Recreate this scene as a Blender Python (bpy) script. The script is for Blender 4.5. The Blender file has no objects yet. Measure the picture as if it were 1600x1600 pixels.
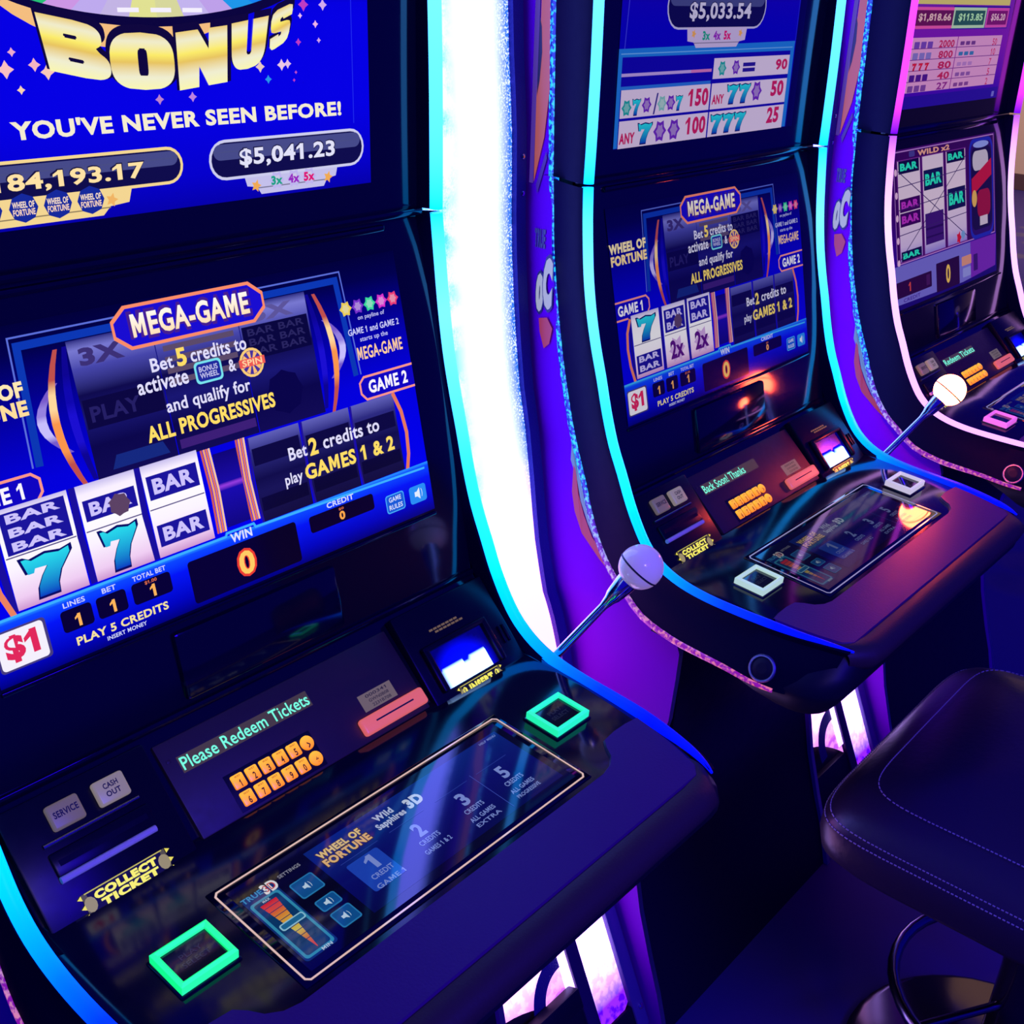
import bpy, bmesh, math, random
from mathutils import Vector, Matrix
random.seed(7)
SC = bpy.context.scene
COL = SC.collection
ZF = 0.17                                   # the floor lies 0.17 m under the height datum used in the numbers below

# ------------------------------------------------------------------ camera, world, lights, exposure
cam_d = bpy.data.cameras.new('camera'); cam_d.sensor_width = 36.0; cam_d.sensor_fit = 'HORIZONTAL'
cam_d.lens = 36.0 * 1796.648 / 1600.0; cam_d.clip_start = 0.05; cam_d.clip_end = 100
cam = bpy.data.objects.new('camera', cam_d); COL.objects.link(cam)
RX = ((0.6576787, -0.7527074, 0.0298331), (-0.2983151, -0.2966098, -0.9072104), (0.6917129, 0.5877533, -0.4196181))
mw = Matrix.Identity(4)
for i in range(3):
    mw[i][0] = RX[0][i]; mw[i][1] = -RX[1][i]; mw[i][2] = -RX[2][i]
mw.translation = (-0.6936315, -0.7135312, 1.6456097 + ZF)
cam.matrix_world = mw
SC.camera = cam
SC.view_settings.view_transform = 'Standard'
SC.view_settings.look = 'None'
SC.view_settings.exposure = 0.0
SC.view_settings.gamma = 1.0
SC.view_settings.use_curve_mapping = False
world = bpy.data.worlds.new('world'); SC.world = world; world.use_nodes = True
wb = world.node_tree.nodes['Background']
wb.inputs[0].default_value = (0.006, 0.002, 0.50, 1); wb.inputs[1].default_value = 1.0

def lamp(name, kind, loc, energy, color, size=None, size_y=None, target=None):
    d = bpy.data.lights.new(name, kind); d.energy = energy; d.color = color
    if kind == 'AREA':
        d.shape = 'RECTANGLE'; d.size = size; d.size_y = size_y or size
    elif size: d.shadow_soft_size = size
    o = bpy.data.objects.new(name, d); COL.objects.link(o); o.location = (loc[0], loc[1], loc[2] + ZF)
    if target:
        v = Vector((target[0], target[1], target[2] + ZF)) - o.location
        o.rotation_euler = v.to_track_quat('-Z', 'Y').to_euler()
    return o
# fill lights added out of view for their effect on wall, floor and pale parts
lamp('added_wall_fill', 'AREA', (9.0, 2.5, 2.9), 160, (1.0, 0.72, 0.42), 3.0, 3.0, (11.0, 3.4, 0.6))  # added to warm the beige far wall against the blue world
lamp('added_blue_fill', 'AREA', (-0.3, -3.3, 3.2), 170, (0.02, 0.0, 1.0), 1.6, 1.0, (1.2, -0.3, 0.0))  # added blue fill that tints the floor and chair
lamp('added_warm_fill', 'AREA', (-0.9, -2.2, 2.75), 8, (1.0, 0.72, 0.74), 0.5, 0.5, (0.6, 0.1, 0.9))  # added above and behind the camera so pale parts read white

# ------------------------------------------------------------------ helpers
def lin(c):
    f = lambda x: x / 12.92 if x <= 0.04045 else ((x + 0.055) / 1.055) ** 2.4
    return tuple(f(v / 255.0) for v in c[:3])

MATS = {}
def mat(name, base=(0.02, 0.02, 0.02), rough=0.4, metal=0.0, emit=None, strength=1.0, spec=0.5, noise=0.0, nscale=60.0, bump=0.0, bscale=120.0, coat=0.0):
    if name in MATS: return MATS[name]
    m = bpy.data.materials.new(name); m.use_nodes = True
    nt = m.node_tree; b = nt.nodes['Principled BSDF']
    b.inputs['Base Color'].default_value = (*base, 1); b.inputs['Roughness'].default_value = rough
    b.inputs['Metallic'].default_value = metal; b.inputs['Specular IOR Level'].default_value = spec
    b.inputs['Coat Weight'].default_value = coat
    if emit: b.inputs['Emission Color'].default_value = (*emit, 1); b.inputs['Emission Strength'].default_value = strength
    if noise:
        tc = nt.nodes.new('ShaderNodeTexCoord'); n = nt.nodes.new('ShaderNodeTexNoise'); n.inputs['Scale'].default_value = nscale
        nt.links.new(tc.outputs['Object'], n.inputs['Vector'])
        mp = nt.nodes.new('ShaderNodeMapRange'); mp.inputs['To Min'].default_value = max(0.0, rough - noise); mp.inputs['To Max'].default_value = rough + noise
        nt.links.new(n.outputs['Fac'], mp.inputs['Value']); nt.links.new(mp.outputs[0], b.inputs['Roughness'])
    if bump:
        tc = nt.nodes.new('ShaderNodeTexCoord'); n = nt.nodes.new('ShaderNodeTexNoise'); n.inputs['Scale'].default_value = bscale
        nt.links.new(tc.outputs['Object'], n.inputs['Vector'])
        bp = nt.nodes.new('ShaderNodeBump'); bp.inputs['Strength'].default_value = bump; bp.inputs['Distance'].default_value = 0.002
        nt.links.new(n.outputs['Fac'], bp.inputs['Height']); nt.links.new(bp.outputs[0], b.inputs['Normal'])
    MATS[name] = m
    return m

def attr_mat(name, strength=1.0, rough=0.1, spec=0.5, base=(0.004, 0.004, 0.006)):
    if name in MATS: return MATS[name]
    m = bpy.data.materials.new(name); m.use_nodes = True; nt = m.node_tree; b = nt.nodes['Principled BSDF']
    b.inputs['Base Color'].default_value = (*base, 1); b.inputs['Roughness'].default_value = rough; b.inputs['Specular IOR Level'].default_value = spec
    a = nt.nodes.new('ShaderNodeVertexColor'); a.layer_name = 'Col'
    nt.links.new(a.outputs['Color'], b.inputs['Emission Color']); b.inputs['Emission Strength'].default_value = strength
    MATS[name] = m
    return m

def led_speck_mat(name, c0, c1, thr=0.62, scale=160.0, strength=1.0, zlo=None, zhi=None, c_low=None, c_low1=None):
    """a row of tiny LEDs behind faceted plastic: specks of c1 over c0, another colour towards the floor"""
    if name in MATS: return MATS[name]
    m = bpy.data.materials.new(name); m.use_nodes = True; nt = m.node_tree; b = nt.nodes['Principled BSDF']
    b.inputs['Base Color'].default_value = (0.02, 0.02, 0.05, 1); b.inputs['Roughness'].default_value = 0.2
    tc = nt.nodes.new('ShaderNodeTexCoord'); v = nt.nodes.new('ShaderNodeTexNoise'); v.inputs['Scale'].default_value = scale; v.inputs['Detail'].default_value = 4
    nt.links.new(tc.outputs['Object'], v.inputs['Vector'])
    r = nt.nodes.new('ShaderNodeMapRange'); r.inputs['From Min'].default_value = thr - 0.06; r.inputs['From Max'].default_value = thr + 0.06
    nt.links.new(v.outputs['Fac'], r.inputs['Value'])
    def mix(a, bb, fac):
        x = nt.nodes.new('ShaderNodeMix'); x.data_type = 'RGBA'
        for s, val in ((6, a), (7, bb)):
            if isinstance(val, tuple): x.inputs[s].default_value = (*val, 1)
            else: nt.links.new(val, x.inputs[s])
        nt.links.new(fac, x.inputs[0]); return x.outputs[2]
    out = mix(c0, c1, r.outputs[0])
    if c_low:
        low = mix(c_low, c_low1, r.outputs[0])
        sp = nt.nodes.new('ShaderNodeSeparateXYZ'); nt.links.new(tc.outputs['Object'], sp.inputs[0])
        r2 = nt.nodes.new('ShaderNodeMapRange'); r2.inputs['From Min'].default_value = zlo; r2.inputs['From Max'].default_value = zhi
        nt.links.new(sp.outputs['Z'], r2.inputs['Value'])
        out = mix(low, out, r2.outputs[0])
    nt.links.new(out, b.inputs['Emission Color']); b.inputs['Emission Strength'].default_value = strength
    MATS[name] = m
    return m

class Fr:
    """a flat working frame: origin, u, v and the outward normal"""
    def __init__(s, o, eu, ev):
        s.o = Vector(o); s.u = Vector(eu).normalized(); s.v = Vector(ev).normalized(); s.n = s.u.cross(s.v).normalized()
    def p(s, u, v, h=0.0): return s.o + s.u * u + s.v * v + s.n * h

class MB:
    def __init__(s): s.V = []; s.F = []; s.M = []; s.C = None
    def add(s, vs, fs, mi=0):
        o = len(s.V); s.V += [Vector(v) for v in vs]; s.F += [[i + o for i in f] for f in fs]; s.M += [mi] * len(fs)
    def loft(s, rows, mi=0, close=False, flip=False):
        n = len(rows[0]); vs = [p for r in rows for p in r]; fs = []
        for i in range(len(rows) - 1):
            for j in range(n if close else n - 1):
                k = (j + 1) % n
                f = [i * n + j, i * n + k, (i + 1) * n + k, (i + 1) * n + j]
                fs.append(f[::-1] if flip else f)
        s.add(vs, fs, mi)
    def cap(s, ring, mi=0): s.add(ring, [list(range(len(ring)))], mi)
    def prism(s, poly, x0, x1, mi=0):
        """(y,z) polygon extruded along x"""
        a = [(x0, y, z) for y, z in poly]; b = [(x1, y, z) for y, z in poly]; n = len(poly)
        s.add(a + b, [list(range(n)), list(range(2 * n - 1, n - 1, -1))] + [[i, i + n, (i + 1) % n + n, (i + 1) % n] for i in range(n)], mi)
    def tube(s, path, r, seg=12, mi=0, caps=True, rx=None):
        """round tube along a path; r a number or a list"""
        P = [Vector(p) for p in path]; rows = []
        up = None
        for i, p in enumerate(P):
            t = (P[min(i + 1, len(P) - 1)] - P[max(i - 1, 0)]).normalized()
            if up is None:
                up = Vector((1, 0, 0)) if abs(t.x) < 0.9 else Vector((0, 0, 1))
            a = (up - t * up.dot(t)).normalized(); b = t.cross(a); up = a
            ri = r[i] if isinstance(r, (list, tuple)) else r
            ra = ri if rx is None else rx
            rows.append([p + a * (ra * math.cos(2 * math.pi * k / seg)) + b * (ri * math.sin(2 * math.pi * k / seg)) for k in range(seg)])
        s.loft(rows, mi, close=True, flip=True)
        if caps: s.cap(rows[0], mi); s.cap(rows[-1][::-1], mi)
        return rows
    def lathe(s, o, axis, prof, seg=28, mi=0, cap=True):
        """(distance along axis, radius) pairs around an axis"""
        ax = Vector(axis).normalized(); a = ax.orthogonal().normalized(); b = ax.cross(a); o = Vector(o)
        rows = [[o + ax * d + a * (r * math.cos(2 * math.pi * k / seg)) + b * (r * math.sin(2 * math.pi * k / seg)) for k in range(seg)] for d, r in prof]
        s.loft(rows, mi, close=True, flip=True)
        if cap: s.cap(rows[0], mi); s.cap(rows[-1][::-1], mi)
    def bbox(s, fr, u0, v0, u1, v1, h0, h1, bev=0.002, mi=0, seg=2):
        """bevelled box on a frame"""
        bm = bmesh.new(); bmesh.ops.create_cube(bm, size=1.0)
        for v in bm.verts: v.co = Vector(((u0 + u1) / 2 + v.co.x * (u1 - u0), (v0 + v1) / 2 + v.co.y * (v1 - v0), (h0 + h1) / 2 + v.co.z * (h1 - h0)))
        if bev: bmesh.ops.bevel(bm, geom=bm.edges[:], offset=bev, segments=seg, affect='EDGES', profile=0.5)
        bm.verts.index_update()
        vs = [fr.p(*v.co) for v in bm.verts]; fs = [[v.index for v in f.verts] for f in bm.faces]; bm.free()
        s.add(vs, fs, mi)
    def build(s, name, mats, parent=None, off=(0, 0, 0), smooth=35, cols=None):
        me = bpy.data.meshes.new(name)
        me.from_pydata([(v.x - off[0], v.y - off[1], v.z + ZF - off[2]) for v in s.V], [], s.F)
        if not isinstance(mats, (list, tuple)): mats = [mats]
        for m in mats: me.materials.append(m)
        if len(mats) > 1: me.polygons.foreach_set('material_index', s.M)
        if cols:
            ca = me.color_attributes.new('Col', 'FLOAT_COLOR', 'POINT')
            flat = []
            for c in cols: flat += [c[0], c[1], c[2], 1.0]
            ca.data.foreach_set('color', flat)
        me.update()
        if smooth:
            me.polygons.foreach_set('use_smooth', [True] * len(me.polygons))
            me.set_sharp_from_angle(angle=math.radians(smooth))
        return link(name, me, parent)

def link(name, me, parent=None):
    o = bpy.data.objects.new(name, me); COL.objects.link(o)
    if parent is not None: o.parent = parent
    return o

def thing(name, label, cat, loc, group=None):
    o = bpy.data.objects.new(name, None); COL.objects.link(o); o.location = loc
    o.empty_display_size = 0.1
    o['label'] = label; o['category'] = cat
    if group: o['group'] = group
    return o

# ------------------------------------------------------------------ lettering (the built-in font turned into faces)
GLY = {}
def glyphs(txt, bold=0.0):
    key = (txt, bold)
    if key in GLY: return GLY[key]
    cu = bpy.data.curves.new('t', 'FONT'); cu.body = txt; cu.size = 1.0; cu.offset = bold; cu.resolution_u = 3; cu.space_character = 1.0 + bold * 2.2
    o = bpy.data.objects.new('t', cu); COL.objects.link(o)
    dg = bpy.context.evaluated_depsgraph_get(); dg.update()
    ev = o.evaluated_get(dg); me = ev.to_mesh()
    vs = [(v.co.x, v.co.y) for v in me.vertices]; fs = [list(p.vertices) for p in me.polygons]
    ev.to_mesh_clear()
    def span(t):
        cu.body = t; bpy.context.evaluated_depsgraph_get().update(); e2 = o.evaluated_get(bpy.context.evaluated_depsgraph_get()); m2 = e2.to_mesh()
        q = [v.co.x for v in m2.vertices]; r = (min(q), max(q)); e2.to_mesh_clear(); return r
    if '1' in txt:
        w1 = span('1'); w1 = w1[1] - w1[0]; ya = min(v[1] for v in vs); yb = max(v[1] for v in vs)
        if ',' in txt: ya = 0.0
        hh = yb - ya
        for i, ch in enumerate(txt):
            if ch != '1': continue
            xr = span(txt[:i + 1])[1]; xl = xr - w1; b0 = len(vs)
            vs += [(xl + w1 * .3, yb), (xl - w1 * .95, yb - hh * .26), (xl - w1 * .95, yb - hh * .42), (xl + w1 * .3, yb - hh * .24)]; fs.append([b0, b0 + 1, b0 + 2, b0 + 3])
    if 'M' in txt:                          # an M with upright stems
        wm = span('M'); wm = wm[1] - wm[0]; cu.body = 'M'; ym = 0.72
        cap = [v[1] for v in vs]; yb = max(cap) if txt.isupper() else ym
        for i, ch in enumerate(txt):
            if ch != 'M': continue
            xr = span(txt[:i + 1])[1]; xl = xr - wm
            fs = [f for f in fs if not all(xl - .004 <= vs[j][0] <= xr + .004 for j in f)]
            xl += wm * .04; w = wm * .92; st = .19 + bold * 1.6; ya = 0.0
            M = [(0, 0), (st, 0), (st, .62), (.5 - st * .34, .16), (.5 + st * .34, .16), (1 - st, .62), (1 - st, 0), (1, 0), (1, 1), (1 - st * 1.12, 1), (.5, .50), (st * 1.12, 1), (0, 1)]
            b0 = len(vs); vs += [(xl + w * px, ya + (yb - ya) * py) for px, py in M]
            fs += [[b0 + j for j in q] for q in ((0, 1, 2, 11, 12), (2, 3, 10, 11), (3, 4, 10), (4, 5, 9, 10), (5, 6, 7, 8, 9))]
        used = sorted({j for f in fs for j in f}); mp = {j: k for k, j in enumerate(used)}
        vs = [vs[j] for j in used]; fs = [[mp[j] for j in f] for f in fs]
    bpy.data.objects.remove(o); bpy.data.curves.remove(cu)
    x0 = min(v[0] for v in vs); x1 = max(v[0] for v in vs); y0 = min(v[1] for v in vs); y1 = max(v[1] for v in vs)
    vs = [((x - x0) / (x1 - x0), (y - y0) / (y1 - y0)) for x, y in vs]
    GLY[key] = (vs, fs)
    return GLY[key]

class Gx:
    """coloured flat artwork laid on a frame: each call goes one layer higher"""
    def __init__(s, fr, h0=0.0012, step=0.00022): s.fr = fr; s.h = s.h0 = h0; s.step = step; s.V = []; s.F = []; s.C = []; s.B = []
    def raw(s, uv, fs, cols, up=True):
        b = (min(q[0] for q in uv), min(q[1] for q in uv), max(q[0] for q in uv), max(q[1] for q in uv))
        if up:
            lv = 0
            for q, k in s.B:
                if q[0] < b[2] and b[0] < q[2] and q[1] < b[3] and b[1] < q[3] and k >= lv: lv = k + 1
            s.lv = lv; s.h = s.h0 + lv * s.step
        s.B.append((b, s.lv))
        o = len(s.V)
        s.V += [s.fr.p(u, v, s.h) for u, v in uv]
        if isinstance(cols, tuple): cols = [lin(cols)] * len(uv)
        s.C += cols
        for f in fs:
            a = [f[i] for i in range(len(f))]
            ar = sum(uv[a[i]][0] * uv[a[(i + 1) % len(a)]][1] - uv[a[(i + 1) % len(a)]][0] * uv[a[i]][1] for i in range(len(a)))
            s.F.append([i + o for i in (a if ar >= 0 else a[::-1])])
    def poly(s, uv, c, up=True): s.raw(uv, [list(range(len(uv)))], c, up)
    def rect(s, u0, v0, u1, v1, c, up=True): s.poly([(u0, v0), (u1, v0), (u1, v1), (u0, v1)], c, up)
    def vgrad(s, u0, v0, u1, v1, stops, up=True):
        """stops: (0..1, colour) from the bottom up"""
        uv = []; cs = []; fs = []
        for k, (t, c) in enumerate(stops):
            v = v0 + (v1 - v0) * t; uv += [(u0, v), (u1, v)]; cs += [lin(c)] * 2
            if k: fs.append([2 * k - 2, 2 * k - 1, 2 * k + 1, 2 * k])
        s.raw(uv, fs, cs, up)
    def rr(s, u0, v0, u1, v1, r, c, up=True, c2=None):
        pts = []
        for cx, cy, a0 in ((u1 - r, v1 - r, 0), (u0 + r, v1 - r, 90), (u0 + r, v0 + r, 180), (u1 - r, v0 + r, 270)):
            for k in range(6):
                a = math.radians(a0 + 18 * k); pts.append((cx + r * math.cos(a), cy + r * math.sin(a)))
        if c2 is None: s.poly(pts, c, up)
        else:
            A, B = lin(c2), lin(c)
            s.poly(pts, [tuple(A[i] + (B[i] - A[i]) * (p[1] - v0) / (v1 - v0) for i in range(3)) for p in pts], up)
    def ell(s, u, v, ru, rv, c, n=20, up=True): s.poly([(u + ru * math.cos(2 * math.pi * k / n), v + rv * math.sin(2 * math.pi * k / n)) for k in range(n)], c, up)
    def line(s, pts, w, c, closed=False, up=True):
        n = len(pts); A = []; B = []
        for i in range(n):
            p = Vector(pts[i]); a = Vector(pts[(i - 1) % n] if closed or i else pts[i]); b = Vector(pts[(i + 1) % n] if closed or i < n - 1 else pts[i])
            d1 = (p - a).normalized() if (p - a).length else (b - p).normalized(); d2 = (b - p).normalized() if (b - p).length else d1
            t = (d1 + d2).normalized(); nn = Vector((-t.y, t.x)); k = w / 2 / max(0.35, nn.dot(Vector((-d1.y, d1.x))))
            A.append(p + nn * k); B.append(p - nn * k)
        uv = [(q.x, q.y) for q in A + B]; fs = [[i, (i + 1) % n, (i + 1) % n + n, i + n] for i in range(n if closed else n - 1)]
        s.raw(uv, fs, c, up)
    def text(s, t, u0, v0, u1, v1, c, bold=0.02, out=None, ow=0.0, c2=None):
        """stretched to the box; out: outline colour, ow: its width"""
        if out is not None:
            vs, fs = glyphs(t, bold + 0.03)
            s.raw([(u0 - ow + x * (u1 - u0 + 2 * ow), v0 - ow + y * (v1 - v0 + 2 * ow)) for x, y in vs], fs, out)
        vs, fs = glyphs(t, bold)
        uv = [(u0 + x * (u1 - u0), v0 + y * (v1 - v0)) for x, y in vs]
        if c2 is not None:
            A, B = lin(c2), lin(c); cs = [tuple(A[i] + (B[i] - A[i]) * y for i in range(3)) for x, y in vs]
        else: cs = c
        s.raw(uv, fs, cs)
    def qtext(s, t, bl, br, tr, tl, c, bold=0.03, stops=None):
        vs, fs = glyphs(t, bold)
        uv = [tuple((bl[i] * (1 - x) + br[i] * x) * (1 - y) + (tl[i] * (1 - x) + tr[i] * x) * y for i in (0, 1)) for x, y in vs]
        cs = c
        if stops:
            cs = []
            for x, y in vs:
                for k in range(len(stops) - 1):
                    if stops[k][0] <= y <= stops[k + 1][0] + 1e-6:
                        w = (y - stops[k][0]) / (stops[k + 1][0] - stops[k][0]); A, B = lin(stops[k][1]), lin(stops[k + 1][1])
                        cs.append(tuple(A[i] + (B[i] - A[i]) * w for i in range(3))); break
                else: cs.append(lin(stops[-1][1]))
        s.raw(uv, fs, cs)
    def slab(s, polys, bl, br, tr, tl, stops, n=44):
        """even-odd fill cut into level slices, so a colour ramp runs cleanly from bottom to top"""
        uv = []; cs = []; fs = []
        def X(y):
            r = []
            for P in polys:
                for i in range(len(P)):
                    (x0, y0), (x1, y1) = P[i], P[(i + 1) % len(P)]
                    if (y0 <= y < y1) or (y1 <= y < y0): r.append(x0 + (x1 - x0) * (y - y0) / (y1 - y0))
            return sorted(r)
        def m(x, y): return tuple((bl[i] * (1 - x) + br[i] * x) * (1 - y) + (tl[i] * (1 - x) + tr[i] * x) * y for i in (0, 1))
        def col(y):
            for k in range(len(stops) - 1):
                if stops[k][0] <= y <= stops[k + 1][0] + 1e-6:
                    w = (y - stops[k][0]) / (stops[k + 1][0] - stops[k][0]); A, B = lin(stops[k][1]), lin(stops[k + 1][1]); return tuple(A[i] + (B[i] - A[i]) * w for i in range(3))
            return lin(stops[-1][1])
        for k in range(n):
            y0, y1 = k / n, (k + 1) / n; e = 1e-4; A, B = X(y0 + e), X(y1 - e)
            if len(A) != len(B) or not A: 
                A = B = X((y0 + y1) / 2)
            for j in range(0, len(A) - 1, 2):
                o = len(uv); uv += [m(A[j], y0), m(A[j + 1], y0), m(B[j + 1], y1), m(B[j], y1)]; cs += [col(y0)] * 2 + [col(y1)] * 2; fs.append([o, o + 1, o + 2, o + 3])
        s.raw(uv, fs, cs)
    def seven(s, u0, v0, u1, v1, out=(8, 10, 90), top=(40, 220, 235), bot=(10, 60, 190)):
        P = [(0.0, 1.0), (0.08, 0.62), (0.2, 0.62), (0.24, 0.72), (0.5, 0.7), (0.36, 0.5), (0.24, 0.26), (0.2, 0.0), (0.62, 0.0), (0.64, 0.24), (0.74, 0.5), (1.0, 0.86), (1.0, 1.0), (0.78, 0.94), (0.5, 1.0), (0.2, 0.93), (0.1, 1.0)]
        w, h = u1 - u0, v1 - v0
        cx, cy = 0.5, 0.5
        s.poly([(u0 + w * (cx + (x - cx) * 1.14), v0 + h * (cy + (y - cy) * 1.12)) for x, y in P], out)
        A, B = lin(bot), lin(top)
        s.poly([(u0 + w * x, v0 + h * y) for x, y in P], [tuple(A[i] + (B[i] - A[i]) * y for i in range(3)) for x, y in P])
    def star(s, u, v, r, c, n=6, k=0.62):
        s.poly([(u + (r if i % 2 == 0 else r * k) * math.cos(math.pi * i / n), v + (r if i % 2 == 0 else r * k) * math.sin(math.pi * i / n)) for i in range(2 * n)], c)
    def mesh(s, name):
        me = bpy.data.meshes.new(name); me.from_pydata([(v.x, v.y, v.z + ZF) for v in s.V], [], s.F)
        ca = me.color_attributes.new('Col', 'FLOAT_COLOR', 'POINT'); flat = []
        for c in s.C: flat += [c[0], c[1], c[2], 1.0]
        ca.data.foreach_set('color', flat); me.update()
        return me
    def build(s, name, m, parent):
        me = s.mesh(name); me.materials.append(m); return link(name, me, parent)

# ------------------------------------------------------------------ shared profile of a cabinet
X1 = Vector((1, 0, 0))
A_L = math.radians(77.45)
FL = Fr((0, 0.2666, 1.0043), X1, (0, math.cos(A_L), math.sin(A_L)))       # lower screen
FU = Fr((0, 0.3495, 1.419), X1, (0, 0, 1))                                # upper screen
A_P = math.radians(42.14)
FP = Fr((0, 0.146, 0.8096), X1, (0, math.cos(A_P), math.sin(A_P)))        # card and keypad panel
A_Q = math.radians(46.2)
FQ = Fr((0, 0.1365, 0.808), X1, (0, math.cos(A_Q), math.sin(A_Q)))        # ticket and bill modules
A_D = math.atan(0.079)
FD = Fr((0, 0, 0.79975), X1, (0, math.cos(A_D), math.sin(A_D)))           # button deck
LOW = [(.362, .3255, 1.376), (.3637, .322, 1.33), (.3647, .316, 1.27), (.365, .3105, 1.23), (.3648, .3025, 1.187), (.3645, .2915, 1.142), (.3637, .2785, 1.0966), (.363, .265, 1.046), (.3623, .2485, .996), (.3617, .229, .953), (.3617, .209, .9085), (.3625, .187, .870), (.3637, .165, .8422), (.3647, .135, .8205), (.365, .097, .8067), (.3647, .0517, .7995), (.363, .0014, .7965), (.3594, -.0487, .7945), (.3533, -.0954, .7925), (.3443, -.1347, .791), (.3363, -.1590, .7888), (.3290, -.1740, .7865)]
TRM = [(.3133, .429, 1.372), (.3115, .4275, 1.3337), (.3097, .4245, 1.27), (.310, .419, 1.23), (.3108, .412, 1.187), (.3124, .4025, 1.14), (.3145, .392, 1.095), (.3175, .3775, 1.045), (.3225, .36, .996), (.328, .341, .953), (.3355, .317, .907), (.3440, .2965, .866), (.3545, .268, .8218), (.366, .232, .786), (.3765, .196, .764), (.386, .150, .738), (.3935, .09, .7265), (.398, .045, .7245), (.402, -.01, .7235), (.403, -.06, .719), (.392, -.105, .715), (.358, -.148, .71)]
UPP = [(.362, .3255, 1.381), (.3612, .325, 1.45), (.3605, .3255, 1.55), (.3595, .328, 1.68), (.3585, .328, 1.82), (.3575, .322, 1.98)]
TRU = [(.3133, .4295, 1.378), (.3145, .4315, 1.45), (.3165, .4335, 1.55), (.320, .4354, 1.68), (.321, .4355, 1.82), (.322, .43, 1.98)]
FAS = [(.352, 1.378), (.3405, 1.3361), (.2666, 1.0043), (.2435, .8985), (.1505, .8115), (-.17, .7863)]
FAU = [(.3495, 1.378), (.3495, 1.98)]

def near_on(poly, q):
    best = None
    for i in range(len(poly) - 1):
        a = Vector(poly[i]); b = Vector(poly[i + 1]); d = b - a
        t = max(0, min(1, (Vector(q) - a).dot(d) / d.dot(d))); p = a + d * t
        e = (p - Vector(q)).length
        if best is None or e < best[0]: best = (e, p, i, t)
    return best

def dense(path, n):
    """Catmull-Rom resampling"""
    P = [Vector(p) for p in path]; out = []
    for i in range(len(P) - 1):
        p0 = P[max(i - 1, 0)]; p1 = P[i]; p2 = P[i + 1]; p3 = P[min(i + 2, len(P) - 1)]
        for k in range(n):
            t = k / n
            out.append(0.5 * ((2 * p1) + (p2 - p0) * t + (2 * p0 - 5 * p1 + 4 * p2 - p3) * t * t + (3 * p1 - p0 - 3 * p2 + p3) * t ** 3))
    out.append(P[-1]); return out

LOWD = dense(LOW, 3); TRMD = dense(TRM, 3); UPPD = dense(UPP, 3); TRUD = dense(TRU, 3)
def sx(p, s): return Vector((p[0] * s, p[1], p[2]))

XSP = [(1.1, .316), (.95, .322), (.85, .342), (.72, .372), (.5, .372), (.4, .335)]
def xs(z):
    """half width of the side wall at a height: it swells beside the console"""
    if z >= XSP[0][0]: return XSP[0][1]
    for (a, A), (b, B) in zip(XSP, XSP[1:]):
        if z >= b: return A + (B - A) * (a - z) / (a - b)
    return XSP[-1][1]

M_GLOSS = mat('black_gloss_plastic', (.004, .004, .012), .09, noise=.03, nscale=25)
M_BLACK = mat('black_satin_plastic', (.006, .006, .018), .45, noise=.08, nscale=40, spec=.22)
M_SIDE = mat('violet_printed_side_panel', (.20, .0, .42), .5, noise=.05, nscale=10, spec=.04)
M_CHEEK = mat('deep_blue_black_plastic', (.0015, .0005, .015), .6, spec=.06, noise=.05)
M_VINYL = mat('dark_vinyl_padding', (.05, .028, .03), .5, bump=.15, bscale=300, spec=.3)
M_PALM = mat('palm_rest_vinyl', (.07, .006, .11), .42, bump=.12, bscale=300, spec=.4)
M_CHROME = mat('chrome', (.75, .75, .78), .12, 1.0)
M_DCHROME = mat('dark_chrome', (.2, .2, .24), .2, 1.0)
M_STEEL = mat('brushed_steel_edge', (.6, .6, .66), .35, 1.0)
M_SCREEN = attr_mat('screen_picture', 1.0, .1)
M_GLASS_PIC = attr_mat('touchscreen_picture', .7, .05, .9)
M_SCREEN_FAR = attr_mat('screen_picture_dimmer', .6, .1)
M_PRINT = attr_mat('backlit_print', 1.0, .35)
M_LED = attr_mat('led_diffuser', 1.2, .4, .1)
M_PANEL = mat('charcoal_panel', (.05, .03, .018), .5, noise=.08, nscale=80)
M_MODULE = mat('black_module_plastic', (.004, .004, .010), .3, noise=.06, spec=.22)
M_CAPGREY = mat('grey_button_plastic', (.32, .27, .27), .4, noise=.05)
M_INK = mat('dark_ink', (.03, .03, .03), .6)
M_KEY = None

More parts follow.
